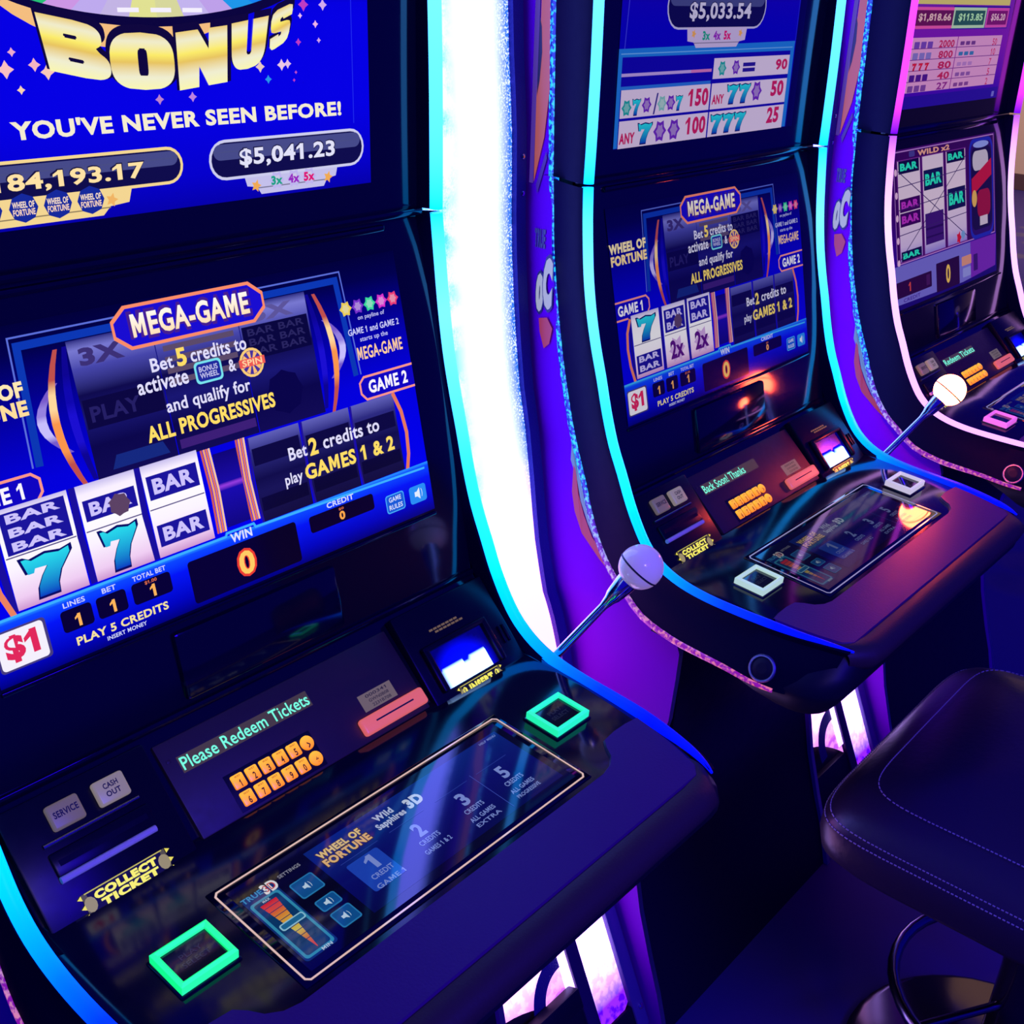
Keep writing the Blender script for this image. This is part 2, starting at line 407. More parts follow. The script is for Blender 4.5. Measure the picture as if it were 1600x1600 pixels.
# ------------------------------------------------------------------ screens
def sup(cx, cy, rx, ry, e=2.6, a0=0, a1=360, n=36):
    P = []
    for k in range(n + (a1 - a0 < 360)):
        a = math.radians(a0 + (a1 - a0) * k / n); c, q = math.cos(a), math.sin(a)
        P.append((cx + rx * math.copysign(abs(c) ** (2 / e), c), cy + ry * math.copysign(abs(q) ** (2 / e), q)))
    return P
FAT = {'B': [[(.0, .0)] + sup(.55, .27, .45, .27, 2.6, -90, 50, 14) + sup(.52, .765, .40, .235, 2.6, -50, 90, 14) + [(.0, 1.0)], sup(.46, .29, .12, .035, 4), sup(.44, .70, .10, .035, 4)],
       'O': [sup(.5, .5, .5, .5, 2.9), sup(.5, .48, .075, .24, 5)],
       'N': [[(0, 0), (.40, 0), (.42, .36), (.60, 0), (1, 0), (1, 1), (.64, 1), (.62, .64), (.42, 1), (0, 1)]],
       'U': [[(0, 1)] + sup(.5, .45, .5, .45, 2.8, 180, 360, 24) + [(1, 1), (.58, 1), (.58, .34), (.54, .29), (.48, .29), (.44, .34), (.44, 1)]],
       'S': [[(1, .80), (.96, .95), (.8, 1), (.25, 1), (.06, .93), (0, .78), (0, .60), (.06, .48), (.22, .42), (.56, .37), (.56, .29), (.44, .27), (.42, .35), (0, .35), (.02, .12), (.14, .02), (.3, 0), (.76, 0), (.94, .06), (1, .2), (1, .42), (.93, .54), (.76, .60), (.44, .64), (.44, .72), (.54, .75), (.6, .68), (1, .68)]]}
def gem(g, u, v, r, c, t=None):
    g.star(u, v, r, c, 6, .7); g.star(u, v, r * .62, tuple(min(255, int(x * .5 + 110)) for x in c), 6, .7)
    if t: g.text(t, u - r * .6, v - r * .4, u + r * .6, v + r * .4, tuple(int(x * .45) for x in c), .03)

def screen_mega(reels, marks=True):
    """the lower picture: big reel with the title badge, two sets of reels, meter bar"""
    g = Gx(FL, .0012, .00010)
    g.vgrad(-.299, 0, .299, .3386, [(0, (0, 0, 150)), (.2, (0, 0, 235)), (.55, (2, 0, 215)), (.8, (2, 0, 130)), (.92, (0, 0, 62)), (1, (0, 0, 34))])
    # thin double frame behind the big reel
    g.line([(-.213, .2), (-.206, .326), (.207, .326), (.214, .2)], .0018, (90, 110, 215))
    g.line([(-.206, .2), (-.199, .317), (.199, .317), (.206, .2)], .008, (10, 55, 175))
    # big dark reel
    def arcband(u0, u1, v0, v1, bulge, w, cs, sgn):
        n = 10; L = []
        for k in range(n + 1):
            t = k / n; v = v0 + (v1 - v0) * t; b = bulge * (1 - (2 * t - 1) ** 2)
            L.append((u0 + sgn * b, v))
        uv = []; col = []; fs = []
        for k, (u, v) in enumerate(L):
            t = k / n; w2 = w * (.55 + .45 * math.sin(math.pi * t))
            uv += [(u, v), (u + sgn * w2, v)]
            e = cs[0] if t < .25 else cs[1] if t < .55 else cs[2] if t < .75 else cs[0]
            col += [lin(e), lin(e)]
            if k: fs.append([2 * k - 2, 2 * k - 1, 2 * k + 1, 2 * k])
        g.raw(uv, fs, col)
    GOLD = ((190, 80, 60), (250, 150, 60), (255, 215, 150))
    for s in (-1, 1):
        arcband(s * .168, 0, .205, .275, .020, .010, ((120, 90, 200), (200, 190, 250), (150, 130, 220)), s)
    for u0, u1 in ((-.150, -.055), (-.054, .052), (.053, .150)):
        g.vgrad(u0, .168, u1, .312, [(0, (16, 10, 70)), (.25, (10, 6, 60)), (.45, (24, 22, 105)), (.62, (14, 10, 62)), (.8, (70, 70, 165)), (.93, (120, 120, 205)), (1, (40, 40, 120))])
    g.rect(-.148, .222, -.057, .252, (10, 6, 44)); g.text('PLAY', -.142, .228, -.085, .244, (36, 30, 90), .03)
    g.rect(.055, .250, .148, .287, (8, 6, 40))
    for k in range(3): g.text('BAR BAR', .062, .254 + .011 * k, .142, .262 + .011 * k, (40, 36, 84), .02)
    g.star(.098, .205, .026, (8, 4, 56), 8, .9)
    for k in range(4): g.rect(-.046, .281 - .012 * k, .044, .287 - .012 * k, (92, 74, 96))
    g.text('3X', -.14, .285, -.09, .303, (60, 48, 110), .05); g.text('5X', .07, .29, .13, .306, (92, 84, 150), .05)
    g.poly([(-.132, .176), (-.125, .19), (-.07, .19), (-.064, .176)], (20, 40, 120))
    g.rect(-.05, .176, .05, .186, (60, 30, 110))
    for s in (-1, 1):
        arcband(s * .150, 0, .172, .308, .006, .009, ((12, 4, 140), (26, 14, 205), (14, 6, 170)), s)
        arcband(s * .160, 0, .165, .307, .015, .0085, GOLD, s)
    # title badge
    def octo(u0, v0, u1, v1, k): return [(u0 + k, v0), (u1 - k, v0), (u1, v0 + k * .8), (u1, v1 - k * .8), (u1 - k, v1), (u0 + k, v1), (u0, v1 - k * .8), (u0, v0 + k * .8)]
    g.poly(octo(-.0985, .290, .0925, .3355, .017), (250, 140, 95)); g.poly(octo(-.0955, .2935, .0895, .332, .016), (24, 12, 205))
    g.text('MEGA-GAME', -.076, .301, .071, .3255, (255, 250, 235), .035, (70, 30, 140), .0035, c2=(255, 215, 160))
    g.text('MEGA-GAME', -.076, .301, .071, .3255, (255, 252, 240), .012, c2=(255, 225, 180))
    # message
    W = (225, 222, 250); Yl = (255, 222, 92)
    g.text('Bet', -.0645, .2625, -.0375, .277, W); g.text('5', -.033, .262, -.0205, .2815, Yl, .035); g.text('credits to', -.0155, .263, .0575, .2785, W)
    g.text('activate', -.085, .2425, -.0235, .2585, W); g.rr(-.0145, .238, .0205, .262, .005, (120, 225, 235)); g.rr(-.012, .2405, .018, .2595, .004, (30, 40, 150))
    g.text('BONUS', -.009, .2505, .015, .2565, (200, 200, 240), .02); g.text('WHEEL', -.009, .2435, .015, .2495, (200, 200, 240), .02)
    g.text('&', .029, .243, .0385, .2565, W)
    g.ell(.060, .2475, .0165, .0165, (250, 205, 110)); g.ell(.060, .2475, .0135, .0135, (70, 50, 150))
    for k in range(8):
        a = math.pi * k / 4; g.poly([(.060, .2475), (.060 + .013 * math.cos(a), .2475 + .013 * math.sin(a)), (.060 + .013 * math.cos(a + .4), .2475 + .013 * math.sin(a + .4))], (250, 190, 110), k == 0)
    g.rect(.043, .2435, .078, .2525, (240, 90, 70)); g.text('SPIN', .047, .2445, .074, .2515, (255, 215, 160), .02)
    g.text('and qualify for', -.057, .213, .052, .2315, W)
    g.text('ALL PROGRESSIVES', -.086, .1915, .081, .209, Yl, .035)
    # right hand notes
    for k, c in enumerate(((235, 205, 70), (120, 50, 200), (60, 215, 150), (215, 50, 200), (235, 60, 110))): gem(g, .2075 + .0193 * k, .2815, .0098, c)
    g.text('on payline of', .224, .2635, .268, .2705, (190, 190, 245), .015)
    g.text('GAME 1 and GAME 2', .205, .2485, .289, .2565, (205, 205, 250), .02)
    g.text('starts up the', .222, .237, .268, .2445, (190, 190, 245), .015)
    g.text('MEGA-GAME', .214, .2165, .289, .2325, (255, 205, 150), .02)
    # title at the left
    g.text('WHEEL OF', -.3, .2695, -.203, .285, (255, 232, 175), .05); g.text('FORTUNE', -.298, .251, -.203, .2665, (255, 222, 150), .05)
    # game tags
    for s, t in ((1, 'GAME 2'), (-1, 'GAME 1')):
        a = [(s * .2995, .1955), (s * .217, .1955), (s * .2095, .189), (s * .2095, .176), (s * .217, .1675), (s * .2995, .1675)]
        g.poly(a, (14, 4, 190)); g.line(a, .0028, (250, 150, 130))
        u0, u1 = (.2225, .2885) if s > 0 else (-.294, -.228)
        g.text(t, u0, .1735, u1, .190, (250, 245, 255), .035)
    # dark reels of the second game
    for k, (u0, u1) in enumerate(((.0335, .107), (.1105, .184), (.1875, .259))):
        g.vgrad(u0, .066, u1, .1655, [(0, (18, 12, 56)), (.35, (24, 20, 78)), (.5, (16, 12, 60)), (.82, (44, 42, 120)), (1, (96, 96, 180))])
        g.rect(u0 + .003, .132 - .004 * k, u1 - .003, .152 - .004 * k, (12, 8, 46)); g.rect(u0 + .003, .078, u1 - .003, .094, (10, 6, 42))
        g.line([(u0, .066), (u0 - .003, .11), (u0, .1655)], .003, (30, 16, 150))
    g.line([(.259, .166), (.2685, .14), (.272, .112), (.2695, .084), (.263, .063)], .0055, (228, 120, 80))
    g.text('Bet', .085, .1245, .112, .14, W); g.text('2', .1155, .1225, .1285, .1435, Yl, .035); g.text('credits to', .137, .125, .228, .142, W)
    g.text('play', .0735, .0935, .0995, .111, W); g.text('GAMES 1 & 2', .1035, .0955, .2475, .1145, Yl, .035)
    # lit reels of the first game
    RE = ((-.2625, -.1865), (-.1775, -.1105), (-.1035, -.0335))
    for k, (u0, u1) in enumerate(RE):
        g.vgrad(u0, .069, u1, .1705, [(0, (205, 150, 205)), (.12, (240, 205, 240)), (.4, (252, 244, 255)), (.6, (255, 252, 255)), (.9, (250, 240, 255)), (1, (200, 190, 235))])
        g.line([(u0 - .0035, .069), (u0 - .006, .12), (u0 - .0035, .1705)], .007, (24, 14, 150))
        g.line([(u0 + .001, .122), (u1 - .001, .122)], .0013, (90, 80, 130))
        for (kind, v0, v1) in reels[k]:
            m0, m1 = u0 + .004, u1 - .004
            if kind == '7': g.seven(u0 + .014, v0, u1 - .012, v1)
            elif kind == '2x':
                g.star((u0 + u1) / 2, (v0 + v1) / 2, .024, (210, 170, 225), 6, .6); g.text('2x', u0 + .014, v0 + .008, u1 - .014, v1 - .006, (90, 20, 120), .04)
            else:
                n = int(kind); h = (v1 - v0) / n
                g.rect(m0, v0, m1, v1, (26, 20, 150))
                for q in range(n): g.text('BAR', m0 + .006, v0 + h * q + h * .2, m1 - .006, v0 + h * q + h * .85, (205, 195, 250), .04)
    g.star(-.1345, .1395, .0125, (92, 66, 90), 7, .85)
    for u in (-.024, .0225):
        for du, c in ((-.004, (210, 90, 60)), (-.0005, (252, 170, 90)), (.0028, (235, 120, 70)), (.006, (250, 200, 150))):
            g.line([(u + du, .072), (u + du + (.002 if u < 0 else -.002), .12), (u + du, .168)], .0025, c)
    g.vgrad(-.015, .075, .0165, .16, [(0, (16, 6, 120)), (.5, (24, 10, 170)), (.56, (150, 60, 220)), (.6, (24, 10, 160)), (1, (14, 4, 110))])
    g.line([(-.2655, .166), (-.276, .145), (-.279, .12), (-.276, .092), (-.268, .066)], .006, (235, 130, 85))
    # meter bar
    g.vgrad(-.299, 0, .299, .0655, [(0, (0, 0, 120)), (.25, (0, 4, 190)), (.7, (2, 20, 245)), (.93, (10, 70, 255)), (1, (40, 150, 255))])
    g.line([(-.299, .0655), (-.02, .0655), (-.018, .069), (.019, .069), (.021, .0645), (.292, .0585)], .0028, (60, 175, 255))
    g.rr(-.0745, .0045, .0755, .0535, .004, (6, 0, 26)); g.text('WIN', -.0145, .056, .0145, .0665, (225, 225, 255), .03)
    g.text('0', -.0135, .0115, .0135, .0455, (235, 60, 20), .07); g.text('0', -.0105, .0145, .0105, .0425, (255, 205, 90), .03)
    g.rr(.0955, .031, .1985, .0515, .004, (8, 0, 34)); g.text('CREDIT', .125, .0535, .168, .0605, (215, 220, 255), .025); g.text('0', .1415, .0335, .1505, .0445, (255, 170, 70), .04); g.text('$0', .142, .0455, .150, .049, (220, 110, 60), .02)
    g.rr(.2175, .0165, .2495, .0405, .004, (70, 170, 250)); g.rr(.219, .018, .248, .039, .003, (20, 90, 215))
    g.text('GAME', .223, .0305, .244, .037, (215, 225, 255), .02); g.text('RULES', .222, .0205, .245, .027, (215, 225, 255), .02)
    g.rr(.259, .0165, .2885, .0395, .004, (40, 140, 245)); g.poly([(.268, .025), (.272, .025), (.277, .0205), (.277, .036), (.272, .0315), (.268, .0315)], (225, 235, 255)); g.text(')', .2795, .023, .2815, .034, (225, 235, 255), .02)
    g.rr(-.2945, .0135, -.2405, .0555, .004, (70, 60, 120)); g.rr(-.2925, .0155, -.2435, .0535, .004, (245, 240, 250)); g.text('$1', -.2855, .0205, -.2515, .049, (225, 40, 80), .05)
    for u, w, t, lab, lw in ((-.2076, .017, '1', 'LINES', .012), (-.1683, .017, '1', 'BET', .008), (-.1207, .0235, '1', 'TOTAL BET', .02)):
        g.rr(u - w, .0295, u + w, .0525, .004, (6, 0, 28)); g.text(lab, u - lw, .055, u + lw, .0605, (205, 210, 250), .02)
        g.text(t, u - .003, .032, u + .0035, .0455, (255, 180, 80), .05)
    g.text('$1.00', -.128, .047, -.1135, .0512, (225, 110, 60), .02)
    g.text('PLAY 5 CREDITS', -.2145, .0125, -.107, .0215, (245, 225, 150), .03); g.text('INSERT MONEY', -.1825, .005, -.136, .0095, (215, 220, 255), .015)
    return g

def gems_plate(g, u0, u1, v0, v1, c, gold):
    um = (u0 + u1) / 2; w = u1 - u0
    g.poly([(u0, v1), (u1, v1), (u1 - w * .02, v0 + .010), (u1 - w * .12, v0 + .008), (u1 - w * .16, v0), (u0 + w * .16, v0), (u0 + w * .12, v0 + .008), (u0 + w * .02, v0 + .010)], c)
    g.line([(u0 + w * .12, v0 + .007), (u1 - w * .12, v0 + .007)], .0012, tuple(int(x * .6) for x in c))
    for k in (-1, 1): g.star(um + k * w * .39, v1 - .0095, .007, gold, 5, .5)

def capsule(g, u0, v0, u1, v1, rim, txt, tu0, tv0, tu1, tv1, tc):
    r = (v1 - v0) / 2 - .0001
    g.rr(u0, v0, u1, v1, r, rim); g.rr(u0 + .003, v0 + .003, u1 - .003, v1 - .003, r - .003, (14, 12, 60))
    g.rr(u0 + .006, (v0 + v1) / 2, u1 - .006, v1 - .0045, r * .42, (70, 74, 130))
    g.text(txt, tu0, tv0, tu1, tv1, tc, .03, (20, 16, 50), .0012)

def upper_bonus():
    g = Gx(FU, .0012, .00010)
    g.vgrad(-.273, 0, .273, .307, [(0, (4, 0, 165)), (.1, (4, 0, 200)), (.3, (4, 0, 225)), (.6, (4, 0, 225)), (1, (4, 0, 190))])
    g.line([(.248, .07), (.248, .307)], .0012, (30, 40, 235))
    # prize wheel above the word
    cx, cy, RU, RV = -.007, .262, .215, .0785
    g.ell(cx - .022, cy - .002, RU - .045, RV + .026, (245, 190, 120), 48); g.ell(cx + .004, cy - .001, RU + .006, RV + .0075, (10, 4, 40), 64)
    cols = ((0, 170, 70), (40, 190, 110), (205, 150, 225), (190, 170, 235), (195, 180, 225), (225, 225, 140), (215, 215, 150), (195, 180, 235), (190, 160, 230), (30, 150, 230), (20, 130, 240), (235, 40, 60))
    for k in range(24):
        a = math.radians(222 + 4.1 * k); b = math.radians(222 + 4.1 * (k + 1)); c = cols[k // 2]
        g.poly([(cx, cy), (cx + RU * math.cos(a), cy + RV * math.sin(a)), (cx + RU * math.cos(b), cy + RV * math.sin(b))], c, k == 0)
    for k in range(3): g.rect(-.045 + .036 * k, .188, -.022 + .036 * k, .192, (245, 240, 255), k == 0)
    # stars
    for (u, v, r, c) in ((-.1627, .1405, .008, (250, 190, 190)), (-.135, .1438, .006, (245, 180, 190)), (-.1508, .1228, .004, (250, 210, 170)), (-.1231, .1373, .007, (250, 200, 180)), (-.155, .155, .004, (235, 170, 200)), (.1958, .1765, .004, (240, 180, 230)), (.1712, .1586, .004, (190, 60, 190)), (.1468, .1361, .006, (235, 200, 225)), (.155, .137, .005, (225, 190, 230)), (.128, .1221, .0045, (40, 150, 230)), (.207, .1959, .006, (210, 170, 235)), (.0309, .1087, .005, (190, 130, 220)), (-.008, .108, .005, (190, 130, 200)), (.18, .196, .007, (190, 60, 190)), (.118, .135, .006, (230, 200, 190)), (.163, .12, .002, (200, 60, 190)), (.166, .128, .002, (200, 80, 190)), (.2, .16, .003, (210, 160, 230)), (.175, .185, .003, (240, 190, 240))):
        g.star(u, v, r, c, 4, .55)
    # the word, letter by letter on an arc
    ST = [(0, (250, 246, 170)), (.22, (240, 238, 205)), (.48, (232, 196, 84)), (.62, (252, 236, 96)), (.85, (240, 236, 200)), (1, (236, 205, 110))]
    LT = (('B', (-.1205, .1385), (-.0575, .1245), (-.061, .1755), (-.1285, .188)), ('O', (-.0585, .1195), (.0125, .1160), (.0125, .1685), (-.0585, .1715)), ('N', (.0160, .1155), (.0745, .1215), (.0790, .1760), (.0165, .1695)), ('U', (.0805, .1300), (.1215, .1370), (.1325, .1850), (.0845, .1775)), ('S', (.1300, .1485), (.1560, .1610), (.1670, .1985), (.1370, .1880)))
    for t, a, b, c, d in LT:
        q = [Vector(p) for p in (a, b, c, d)]; m = sum(q, Vector((0, 0))) / 4
        g.slab([FAT[t][0]], *[tuple(m + (p - m) * 1.13 + Vector((.001, .004))) for p in q], [(0, (14, 6, 40)), (1, (14, 6, 40))])
    for t, a, b, c, d in LT: g.slab(FAT[t], a, b, c, d, ST)
    g.qtext("YOU'VE NEVER SEEN BEFORE!", (-.1655, .0795), (.2297, .0795), (.2290, .0955), (-.1665, .0965), (244, 236, 205), .04)
    capsule(g, -.285, .0255, .0125, .0625, (244, 214, 140), '$184,193.17', -.214, .0325, -.0335, .0505, (255, 226, 160))
    gems_plate(g, -.262, -.0495, .003, .0265, (244, 214, 140), (240, 180, 90))
    for u in (-.2, -.1647, -.1302, -.0956):
        g.ell(u, .0193, .0145, .0135, (20, 40, 150), 8); g.text('WHEEL OF', u - .011, .0195, u + .011, .0255, (250, 225, 200), .03); g.text('FORTUNE', u - .011, .0125, u + .011, .0185, (250, 215, 190), .03)
    capsule(g, .0445, .0225, .2625, .0642, (205, 205, 235), '$5,041.23', .0835, .0330, .2175, .0535, (226, 226, 246))
    gems_plate(g, .089, .2205, .0035, .0225, (196, 192, 232), (240, 170, 70))
    for u, t, c in ((.132, '3x', (30, 160, 130)), (.156, '4x', (150, 40, 190)), (.178, '5x', (220, 20, 110))): gem(g, u, .0165, .0105, (190, 180, 235)); g.text(t, u - .008, .0115, u + .008, .0215, c, .05)
    return g

def upper_paytable():
    g = Gx(FU, .0012, .00010)
    g.vgrad(-.275, 0, .273, .307, [(0, (6, 0, 150)), (.3, (6, 0, 190)), (.55, (6, 0, 200)), (1, (30, 0, 190))])
    g.rect(.25, 0, .273, .307, (2, 0, 60)); g.line([(.2475, .14), (.2475, .307)], .0012, (40, 50, 220)); g.line([(-.262, .14), (-.25, .307)], .002, (60, 60, 230))
    g.poly([(-.275, .001), (.2465, .001), (.2465, .1445), (-.2756, .1405)], (30, 120, 225)); g.line([(-.27, .1335), (.24, .1345)], .0015, (110, 170, 245))
    g.rect(-.266, .0, .234, .129, (16, 6, 176))
    Pk = (226, 205, 238)
    g.rect(-.266, .102, -.02, .1065, (190, 160, 230)); g.rect(-.08, .102, -.02, .1065, (215, 120, 190))
    g.rect(-.266, .0835, -.02, .0885, (40, 110, 220))
    rows = (((-.0145, .0905, .2335, .122), 'R1'), ((-.0145, .0435, .2335, .0835), 'R2'), ((-.0145, 0, .2335, .0395), 'R3'), ((-.264, .0435, -.0185, .0835), 'L2'), ((-.264, 0, -.0185, .0395), 'L3'))
    for (a, b, c, d), k in rows: g.rect(a, b, c, d, Pk, k == 'R1')
    Rd = (205, 30, 80); Gr = (30, 160, 160); Vi = (110, 40, 190)
    def num(t, u0, u1, v0, v1): g.text(t, u0, v0, u1, v1, Rd, .045)
    num('90', .187, .228, .098, .116); num('50', .18, .224, .055, .081); num('25', .176, .218, .010, .037)
    num('150', -.082, -.0225, .051, .078); num('100', -.083, -.0235, .008, .035)
    gem(g, .012, .106, .013, Gr); gem(g, .055, .1065, .013, Vi); g.rect(.077, .107, .117, .113, (40, 24, 150)); g.rect(.077, .0985, .117, .1045, (40, 24, 150))
    g.text('ANY', -.0105, .051, .026, .066, Rd, .045); g.seven(.035, .050, .070, .079); g.seven(.073, .050, .108, .079); gem(g, .131, .066, .018, Vi)
    for k in range(3): g.seven(-.008 + .037 * k, .005, .027 + .037 * k, .034)
    gem(g, -.248, .058, .013, Gr); g.seven(-.233, .047, -.213, .069); gem(g, -.196, .06, .013, Vi); g.text('/', -.178, .045, -.166, .076, (60, 50, 140), .02)
    gem(g, -.155, .06, .013, (130, 190, 190)); gem(g, -.131, .06, .013, Vi); g.seven(-.117, .048, -.099, .069)
    g.text('ANY', -.262, .006, -.222, .022, Rd, .045); g.seven(-.214, .004, -.178, .033); gem(g, -.155, .019, .018, Vi); gem(g, -.116, .019, .018, Vi)
    capsule(g, -.16, .1655, .133, .232, (196, 190, 235), '$5,033.54', -.098, .1765, .085, .2045, (214, 206, 240))
    gems_plate(g, -.1015, .0775, .1385, .1685, (206, 186, 232), (240, 170, 70))
    for u, t, c in ((-.045, '3x', (30, 160, 130)), (-.013, '4x', (150, 40, 190)), (.018, '5x', (220, 20, 110))): g.text(t, u - .011, .1495, u + .011, .163, c, .05)
    return g

def upper_pink():
    g = Gx(FU, .0012, .00010)
    g.vgrad(-.31, .002, .262, .307, [(0, (40, 0, 160)), (.06, (60, 0, 190)), (.4, (130, 20, 190)), (1, (120, 40, 190))])
    g.rect(-.31, .002, .262, .027, (38, 10, 170)); g.rr(.222, .006, .238, .018, .002, (120, 110, 220))
    g.rect(-.3, .2075, .232, .307, (225, 205, 120)); g.text('JACKPOTS', -.17, .217, .05, .24, (150, 40, 130), .05)
    g.rect(-.1, .158, .24, .205, (30, 20, 170))
    for a, b, rim, fill, t, c in ((-.306, -.087, (240, 90, 180), (110, 20, 90), '$1,818.66', (240, 190, 200)), (-.0955, .094, (190, 220, 190), (40, 90, 90), '$113.85', (190, 240, 190)), (.098, .236, (225, 80, 190), (130, 20, 120), '$56.20', (245, 190, 220))):
        g.rect(a, .160, b, .202, rim); g.rect(a + .008, .166, b - .008, .196, fill); g.text(t, a + .03, .173, b - .02, .190, c, .03)
    g.rect(-.298, .0345, .222, .143, (232, 160, 220)); Ln = (120, 40, 150)
    for k in range(1, 5): g.line([(-.298, .0345 + .0217 * k), (.222, .0345 + .0217 * k)], .0015, Ln)
    g.line([(-.046, .0345), (-.046, .143)], .004, (150, 30, 160))
    L = ('2000', '800', '80', '40', '27'); Rr = ('50', '10', '7', '5', '2')
    for k in range(5):
        v = .125 - .0217 * k
        g.text(L[k], -.146 + .006 * k, v - .003, -.062, v + .012, (200, 30, 90) if k < 4 else (150, 40, 150), .03)
        g.text(Rr[k], .165, v - .003, .165 + .028 * (len(Rr[k]) / 2), v + .012, (215, 60, 120), .02)
        c = ((120, 70, 190), (140, 120, 210), (215, 20, 60), (80, 20, 150), (130, 70, 170))[k]
        for q in range(3):
            if k == 2: g.seven(-.268 + .032 * q, v - .003, -.248 + .032 * q, v + .011, (170, 20, 60), (235, 30, 60), (200, 10, 50))
            else: g.rr(-.275 + .034 * q, v - .003, -.248 + .034 * q, v + .010, .002, c)
            g.rr(-.028 + .032 * q, v, -.004 + .032 * q, v + .008, .002, ((120, 60, 150), (60, 120, 190), (190, 130, 210), (150, 90, 180), (140, 70, 160))[k])
    return g

def screen_pink():
    g = Gx(FL, .0012, .00010)
    g.vgrad(-.336, .004, .272, .344, [(0, (20, 4, 120)), (.25, (50, 10, 160)), (.6, (60, 0, 110)), (1, (70, 6, 110))])
    g.rect(-.316, .102, .265, .341, (58, 4, 92)); g.line([(-.314, .103), (.1, .103), (.263, .103), (.263, .3395), (-.314, .3395)], .0025, (190, 130, 215), True)
    g.text('WILD x2', -.19, .324, -.012, .336, (245, 170, 150), .045); g.rr(-.235, .325, -.205, .337, .004, (70, 60, 150))
    for k in range(5): g.ell(-.306, .298 - .048 * k, .007, .0075, (235, 190, 230), 12); 
    cl = ((-.296, -.181), (-.166, -.051), (-.034, .08))
    for k, (u0, u1) in enumerate(cl):
        g.rect(u0 - .004, .105, u1 + .004, .322, (120, 40, 150))
        g.vgrad(u0, .107, u1, .32, [(0, (150, 130, 225)), (.15, (215, 190, 235)), (.5, (235, 210, 235)), (1, (228, 205, 232))])
    Gn = (40, 235, 200); Pp = (190, 50, 200)
    def bar(k, v0, v1, c, bg):
        u0, u1 = cl[k]; g.rect(u0 + .004, v0, u1 - .004, v1, bg); h = v1 - v0
        g.text('BAR', u0 + .012, v0 + h * .22, u1 - .012, v0 + h * .8, c, .05)
    bar(0, .293, .32, Gn, (10, 6, 60)); bar(1, .246, .290, Gn, (10, 20, 80)); bar(2, .294, .32, Gn, (10, 6, 60)); bar(2, .187, .236, Gn, (10, 16, 80))
    bar(0, .212, .240, Pp, (60, 0, 90)); bar(0, .181, .210, Pp, (60, 0, 90)); bar(0, .107, .128, Gn, (10, 10, 70))
    g.rect(cl[1][0] + .006, .126, cl[1][1] - .006, .195, (62, 20, 120)); g.rect(cl[1][0] + .01, .158, cl[1][1] - .01, .163, (40, 8, 90)); g.rect(cl[1][0] + .01, .140, cl[1][1] - .01, .144, (40, 8, 90))
    for v in (.27, .222, .168): g.line([(-.30, v - .004), (.085, v + .004)], .0018, (60, 30, 110))
    g.line([(-.296, .30), (.085, .115)], .0022, (50, 26, 100)); g.line([(-.296, .113), (.085, .305)], .0022, (50, 26, 100))
    g.star(.03, .118, .016, (215, 20, 50), 5, .6); g.ell(.055, .122, .012, .010, (120, 160, 220))
    # side feature window: rounded blue frame with plain ribbon artwork
    g.rr(.104, .101, .258, .337, .03, (30, 40, 190)); g.rr(.112, .11, .25, .328, .026, (44, 10, 110)); g.rr(.116, .122, .246, .316, .022, (20, 8, 70))
    g.rr(.125, .262, .225, .308, .02, (205, 190, 215)); g.poly([(.117, .205), (.245, .245), (.245, .285), (.117, .245)], (200, 20, 60)); g.rr(.15, .15, .235, .215, .02, (160, 16, 60)); g.rect(.165, .13, .215, .152, (215, 195, 220)); g.ell(.132, .198, .016, .02, (235, 180, 90))
    g.ell(.18, .322, .05, .008, (150, 160, 245))
    # control bar
    g.poly([(-.336, .016), (.05, .010), (.262, .02), (.27, .098), (-.336, .1)], (120, 110, 215)); g.poly([(.1, .012), (.262, .02), (.27, .098), (.1, .099)], (120, 40, 190))
    g.rr(-.3335, .030, -.135, .0655, .003, (44, 4, 60)); g.text('1', -.262, .038, -.25, .058, (220, 70, 60), .05); g.rect(-.165, .036, -.145, .06, (70, 20, 90))
    g.rr(-.108, .010, .0295, .0765, .003, (40, 4, 60)); g.text('0', -.052, .022, -.026, .066, (250, 200, 90), .03)
    g.rr(.044, .048, .104, .07, .003, (226, 150, 130)); g.rr(.05, .02, .1, .042, .003, (150, 150, 230)); g.rr(.118, .026, .145, .066, .003, (60, 20, 120)); g.text('CREDIT', -.29, .018, -.2, .026, (70, 40, 160), .02)
    return g

